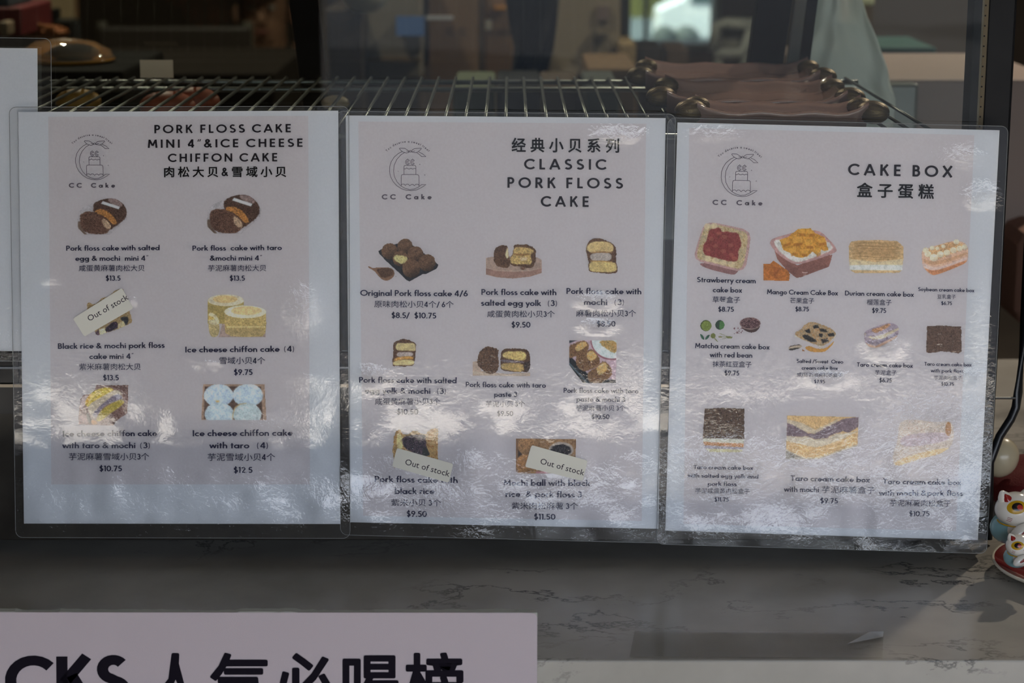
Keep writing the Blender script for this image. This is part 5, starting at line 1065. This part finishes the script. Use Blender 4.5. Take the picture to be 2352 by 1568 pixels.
r = thing('power_cord', 'dark cord hanging across the beige board', 'cord', loc=tuple(onY(60, 0, 2.5))); child(MB().tube([onY(52, -40, 2.5), onY(62, 8, 2.5), onY(76, 34, 2.5), onY(88, 50, 2.5)], .004, 6).build('cord_run', M_black), r)
bx('wooden_stick', 'thin brown wooden upright beside the dark wall', 'post', (166, -100), (180, 104), 2.6, .02, mat('brown_wood', (128, 96, 66), .6))
r = thing('copper_scoop', 'copper coloured scoop lying at the upper left', 'scoop', loc=tuple(onY(90, 60, 1.7)))
child(MB().tube([onY(60, 50, 1.7), onY(100, 62, 1.7), onY(120, 70, 1.72)], [.004, .004, .006], 8).build('scoop_handle', mat('copper', (150, 92, 56), .4, metal=.5), sm=True), r)
child(MB().ball(onY(106, 74, 1.74), (.035, .03, .012)).build('scoop_pan', MATS['copper'], sm=True), r)
# domed cake platter with amber glints
r = thing('domed_platter', 'clear domed platter with amber rim behind the shelf, left', 'platter', loc=tuple(onY(160, 160, .74)))
pc = onY(150, 160, .74)
bx('side_counter', 'dark low counter carrying the domed platter', 'counter', (-300, 163), (300, 560), .64, .24, mat('near_black_counter', (22, 20, 18), .8, spec=.1), bot=FLZ); pc.z = onY(0, 163, .64).z
child(MB().lathe([(0, 0), (.046, 0), (.052, .003), (.051, .004), (0, .002)], tuple(pc), 40).build('amber_base', mat('amber_plastic', (200, 140, 60), .18, coat=.6), sm=True), r)
child(MB().lathe([(.050, .004), (.047, .012), (.030, .021), (.010, .024), (0, .0245)], tuple(pc), 40).build('clear_dome', clear_mat('dome_plastic', 1.6, .05, haze=.14), sm=True), r)
child(MB().ball(pc + Vector((.01, 0, .010)), (.026, .020, .009)).build('cake', mat('golden_crumb', (160, 118, 70), .7, bump=(500, .001)), sm=True), r)
bx('price_card', 'small beige card standing behind the rear rail', 'card', (321, 138), (398, 178), .392, .001, mat('beige_card', (214, 190, 164), .7), 0, part='card', bot=ZSH)
# goods on the lower level, glimpsed through the shelf wires
random.seed(5)
lo = [(('orange_bun', 'orange-red glazed bun glimpsed under the shelf, left'), (385, 244), .34, (186, 92, 62), .016), (('orange_bun', 'second orange-red bun beside it under the shelf'), (445, 232), .36, (180, 86, 60), .015),
      (('golden_bun', 'golden bun under the shelf far left'), (180, 232), .33, (190, 140, 60), .013), (('pale_roll', 'pale roll under the shelf right of the rear post'), (770, 236), .36, (190, 164, 124), .008)]
for (nm, lb), (x, y), Y, c, rr in lo:
    p = onY(x, y, Y); pz = p.z
    r = thing(nm, lb, 'bun', 'baked goods under the wire shelf', tuple(p)); child(MB().ball(p, (rr * 1.5, rr, rr * .8)).build('crust', mat(nm + '_crust', c, .5, noise=(60, tuple(int(v * .8) for v in c))), sm=True), r)
    # its paper case stands on a riser
    child(MB().lathe([(0, -.10), (rr * 1.1, -.10), (rr * 1.3, -rr * .5), (rr * 1.2, -rr * .5), (0, -rr * .6)], tuple(p), 24).build('paper_cup', mat('dark_paper_cup', (48, 38, 32), .8)), r)
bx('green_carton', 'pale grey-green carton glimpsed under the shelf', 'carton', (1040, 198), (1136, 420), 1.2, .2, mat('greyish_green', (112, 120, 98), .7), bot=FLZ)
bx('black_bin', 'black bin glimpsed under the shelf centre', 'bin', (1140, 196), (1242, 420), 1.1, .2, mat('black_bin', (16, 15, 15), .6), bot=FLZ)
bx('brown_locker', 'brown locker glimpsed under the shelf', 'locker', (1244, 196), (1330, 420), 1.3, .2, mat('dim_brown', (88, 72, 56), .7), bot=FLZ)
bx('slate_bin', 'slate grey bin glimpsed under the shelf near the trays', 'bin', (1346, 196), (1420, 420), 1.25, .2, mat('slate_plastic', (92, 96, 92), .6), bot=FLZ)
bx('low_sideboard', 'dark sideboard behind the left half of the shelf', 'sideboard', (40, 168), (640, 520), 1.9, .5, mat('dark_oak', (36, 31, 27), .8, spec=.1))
# right hand strip beyond the corner post
bx('pink_stool', 'dusty pink seat beyond the right corner post', 'stool', (2350, 530), (2460, 760), .85, .2, mat('dusty_pink', (150, 112, 98), .8), .02)
bx('grey_basket', 'grey basket beyond the right corner post', 'basket', (2338, 300), (2440, 480), 1.5, .2, mat('grey_weave', (130, 120, 106), .8))

# ---- van on the street behind, beyond the rear window
vn_ = thing('white_van', 'white van parked outside, seen through the rear window', 'van', loc=tuple(onY(1570, 95, 58)))
G = -4.5; xv0 = onY(1508, 60, 58).x; xv1 = onY(1660, 60, 58).x
M_vw = mat('white_van_paint', (236, 238, 236), .3, coat=.4)
child(MB().prism([(xv0, G + .35), (xv1 + 3, G + .35), (xv1 + 3, G + 2.3), (xv0 + 1.15, G + 2.3), (xv0 + .75, G + 1.45), (xv0 + .05, G + 1.15)], 58, 59.9).build('van_body', M_vw, bevel=.06), vn_)
child(MB().prism([(xv0 + .95, G + 1.35), (xv0 + 1.9, G + 1.35), (xv0 + 1.9, G + 2.05), (xv0 + 1.25, G + 2.05)], 57.96, 58.0).build('side_window', mat('dark_glass', (70, 90, 92), .1)), vn_)
for px_ in (1526, 1577):
    x = onY(px_, 80, 57.9).x
    child(MB().lathe([(0, -.12), (.34, -.12), (.36, -.08), (.36, .1), (0, .1)], n=28, M=Matrix.Translation((x, 57.9, G + .36)) @ Matrix.Rotation(pi / 2, 4, 'X')).build('wheel', mat('grey_tyre', (84, 92, 88), .8), sm=True), vn_)

# ---- seated customer far behind the case, in a cap
per = thing('person', 'seated person in a pale cap and dark jacket beyond the case', 'person', loc=(-.74, 4.9, FLZ))
HX = onY(603, 40, 4.6).x; HZ = onY(603, 34, 4.6).z
def skin(name, verts, edges, m, root=0, sub=2):
    me = meshd(name, [v[:3] for v in verts], []); me.edges.add(len(edges))
    for i, e in enumerate(edges): me.edges[i].vertices = e
    me.update(); o = link(name, me, m); s = o.modifiers.new('skin', 'SKIN'); 
    if not me.skin_vertices: me.skin_vertices.new() if hasattr(me.skin_vertices, 'new') else None
    lay = me.skin_vertices[0].data
    for i, v in enumerate(verts): lay[i].radius = (v[3], v[4] if len(v) > 4 else v[3])
    lay[root].use_root = True
    o.modifiers.new('sub', 'SUBSURF').levels = sub; o.modifiers['sub'].render_levels = sub
    for p in me.polygons: p.use_smooth = True
    return o
cx0 = HX
vt = [(cx0, 4.98, -.40, .15, .11), (cx0, 4.93, -.30, .15, .11), (cx0, 4.84, -.16, .17, .11), (cx0, 4.78, -.06, .10, .08), (cx0, 4.70, HZ - .12, .052), (cx0, 4.66, HZ - .03, .070, .085), (cx0, 4.65, HZ + .05, .076, .092), (cx0, 4.66, HZ + .10, .05, .06)]
ed = [(i, i + 1) for i in range(7)]
for sx in (-1, 1):
    b0 = len(vt); vt += [(cx0 + sx * .19, 4.82, -.12, .055), (cx0 + sx * .25, 4.72, -.30, .045), (cx0 + sx * .16, 4.50, -.26, .034), (cx0 + sx * .10, 4.42, -.22, .030)]
    ed += [(3, b0), (b0, b0 + 1), (b0 + 1, b0 + 2), (b0 + 2, b0 + 3)]
    for j, (dx_, dy_, dz_) in enumerate(((-.03, -.06, .01), (-.012, -.075, .0), (.006, -.08, -.004), (.022, -.07, -.006), (-.045, -.02, .02))):
        f0 = len(vt); vt += [(cx0 + sx * (.10 + dx_ * .5), 4.42 + dy_ * .55, -.22 + dz_, .010), (cx0 + sx * (.10 + dx_), 4.42 + dy_, -.23 + dz_, .008)]; ed += [(b0 + 3, f0), (f0, f0 + 1)]
    l0 = len(vt); vt += [(cx0 + sx * .10, 4.88, -.43, .075), (cx0 + sx * .13, 4.52, -.44, .06), (cx0 + sx * .13, 4.50, FLZ + .08, .045), (cx0 + sx * .13, 4.38, FLZ + .04, .04)]
    ed += [(0, l0), (l0, l0 + 1), (l0 + 1, l0 + 2), (l0 + 2, l0 + 3)]
sk = mat('skin_tone', (168, 128, 104), .55)
body = child(skin('body', vt, ed, sk), per)
jk = [(cx0, 4.985, -.38, .165, .12), (cx0, 4.93, -.30, .168, .128), (cx0, 4.84, -.16, .185, .128), (cx0, 4.78, -.05, .11, .09)]; je = [(0, 1), (1, 2), (2, 3)]
for sx in (-1, 1): b0 = len(jk); jk += [(cx0 + sx * .19, 4.82, -.12, .068), (cx0 + sx * .25, 4.72, -.30, .058), (cx0 + sx * .17, 4.53, -.265, .045)]; je += [(3, b0), (b0, b0 + 1), (b0 + 1, b0 + 2)]
child(skin('jacket', jk, je, mat('dark_jacket', (44, 42, 42), .85)), per)
child(MB().lathe([(.075, -.01), (.072, .02), (.060, .03)], (cx0, 4.715, HZ - .115), 20).build('collar', mat('black_collar', (30, 30, 28), .8), sm=True), per)
child(MB().ball((cx0, 4.66, HZ + .085), (.094, .112, .075), None, 24, 14, lambda v, a_, b_: Vector((v.x, v.y, max(v.z, -.012)))).build('cap', mat('pale_cap', (190, 198, 180), .7, noise=(30, (120, 130, 122))), sm=True), per)
child(MB().ball((cx0, 4.555, HZ + .070), (.080, .075, .010)).build('cap_peak', MATS['pale_cap'], sm=True), per)
child(MB().ball((cx0, 4.72, HZ + .02), (.090, .085, .075)).build('hair', mat('dark_hair', (34, 28, 26), .7), sm=True), per)
for sx in (-1, 1):
    child(MB().ball((cx0 + sx * .030, 4.572, HZ + .022), (.012, .006, .007)).build('eye', mat('eye_white', (180, 170, 160), .3), sm=True), per)
    child(MB().ball((cx0 + sx * .082, 4.65, HZ - .002), (.010, .020, .028)).build('ear', sk, sm=True), per)
child(MB().ball((cx0, 4.565, HZ - .006), (.013, .018, .020)).build('nose', sk, sm=True), per)
child(MB().ball((cx0, 4.578, HZ - .048), (.024, .008, .007)).build('mouth', mat('lips', (124, 72, 62), .5), sm=True), per)
# chair the person sits on
ch = thing('dining_chair', 'dark dining chair under the seated person', 'chair', loc=(cx0, 5.0, FLZ)); Mdk = mat('dark_chair_wood', (48, 40, 34), .5)
child(MB().box(cx0 - .23, cx0 + .23, 4.72, 5.18, FLZ + .36, FLZ + .40).build('seat', Mdk, bevel=.01), ch); child(MB().box(cx0 - .22, cx0 + .22, 5.15, 5.18, FLZ + .46, FLZ + .86).build('backrest', Mdk, bevel=.01), ch)
for sx in (-1, 1):
    for y in (4.75, 5.15): child(MB().tube([(cx0 + sx * .2, y, FLZ + .005), (cx0 + sx * .2, y, FLZ + .47 if y > 5 else FLZ + .36)], .018, 8).build('leg', Mdk), ch)
# empty chair left of the person
cx1 = onY(400, 100, 4.0).x; c2_ = thing('dining_chair', 'empty dark dining chair left of the seated person', 'chair', loc=(cx1, 4.0, FLZ)); zt2 = onY(470, 60, 4.0).z
child(MB().box(cx1 - .20, cx1 + .20, 4.0, 4.035, FLZ + .50, zt2).build('backrest', Mdk, bevel=.01), c2_); child(MB().box(cx1 - .21, cx1 + .21, 4.02, 4.42, FLZ + .42, FLZ + .46).build('seat', Mdk, bevel=.01), c2_)
for sx in (-1, 1):
    for y in (4.02, 4.40): child(MB().tube([(cx1 + sx * .19, y, FLZ), (cx1 + sx * .19, y, zt2 + .01 if y < 4.2 else FLZ + .42)], .014, 8).build('leg', mat('grey_leg', (110, 106, 96), .4)), c2_)

# ---- unseen ceiling lamps, added for film sparkle and to brighten the background
for i, (x, y) in enumerate(((-1.6, -1.6), (.8, -2.2), (-.8, 2.2), (1.6, 2.0))):
    r = thing('added_ceiling_lamp', ['unseen warm ceiling lamp added at the left, street side', 'unseen warm ceiling lamp added near the shop front opening', 'unseen warm ceiling lamp added over the tables', 'unseen warm ceiling lamp added above the back worktop'][i], 'lamp', 'unseen added ceiling lamps', (x, y, 1.93))
    child(MB().lathe([(0, .02), (.07, .02), (.075, .005), (.06, -.01), (0, -.01)], (x, y, 1.93), 24).build('lamp_ring', mat('lamp_white', (220, 220, 215), .4), sm=True), r)
    child(MB().lathe([(0, -.012), (.055, -.012), (.055, -.010)], (x, y, 1.93), 24).build('lamp_disc', mat('warm_lamp_glow', (255, 240, 210), .4, emit=((255, 214, 150), 30))), r)
    ld = bpy.data.lights.new('added_lamp_light', 'AREA'); ld.shape = 'DISK'; ld.size = .11; ld.energy = (1.5 if y < 0 else 55 if x < 0 else 95); ld.color = (1, .87, .70); lo_ = bpy.data.objects.new('added_lamp_light', ld); COL.objects.link(lo_); child(lo_, r); lo_.location = (x, y, 1.91)

# ---- unseen, behind the photographer: low wall and trees added for the films to mirror
r = thing('added_parapet', 'unseen low dark brown wall added across the street for reflections', 'wall', loc=(0, -32, FLZ))
child(MB().box(-34, 30, -38, -32, FLZ, .25).build('wall', mat('brown_stucco', (74, 62, 52), .9)), r)
for i in range(5): child(MB().box(-14.5 + i * 6, -11 + i * 6, -32.02, -31.96, FLZ + .2, FLZ + .9).build('window', mat('shop_window', (60, 70, 76), .1)), r)
for i, (x, y) in enumerate(((-4, -16), (3.4, -19), (8, -17))):  # out of view, put in for the films to reflect
    r = thing('added_tree', ['unseen leafy tree added opposite the shop, left', 'unseen leafy tree added opposite the shop, middle', 'unseen leafy tree added opposite the shop, right'][i], 'tree', 'unseen trees added across the street', (x, y, FLZ))
    child(MB().tube([(x, y, FLZ - .03), (x + .1, y, FLZ + 2.2)], [.16, .10], 10).build('trunk', mat('bark', (90, 74, 60), .9)), r)
    child(MB().ball((x, y, FLZ + 3.2), (1.7, 1.5, 1.3), None, 36, 22, lambda v, a_, b_: v * (1 + .22 * mnoise.noise(v * 1.6 + Vector((x, y, 0))))).build('crown', mat('tree_leaves', (84, 106, 56), .9, noise=(6, (50, 70, 34)))), r)
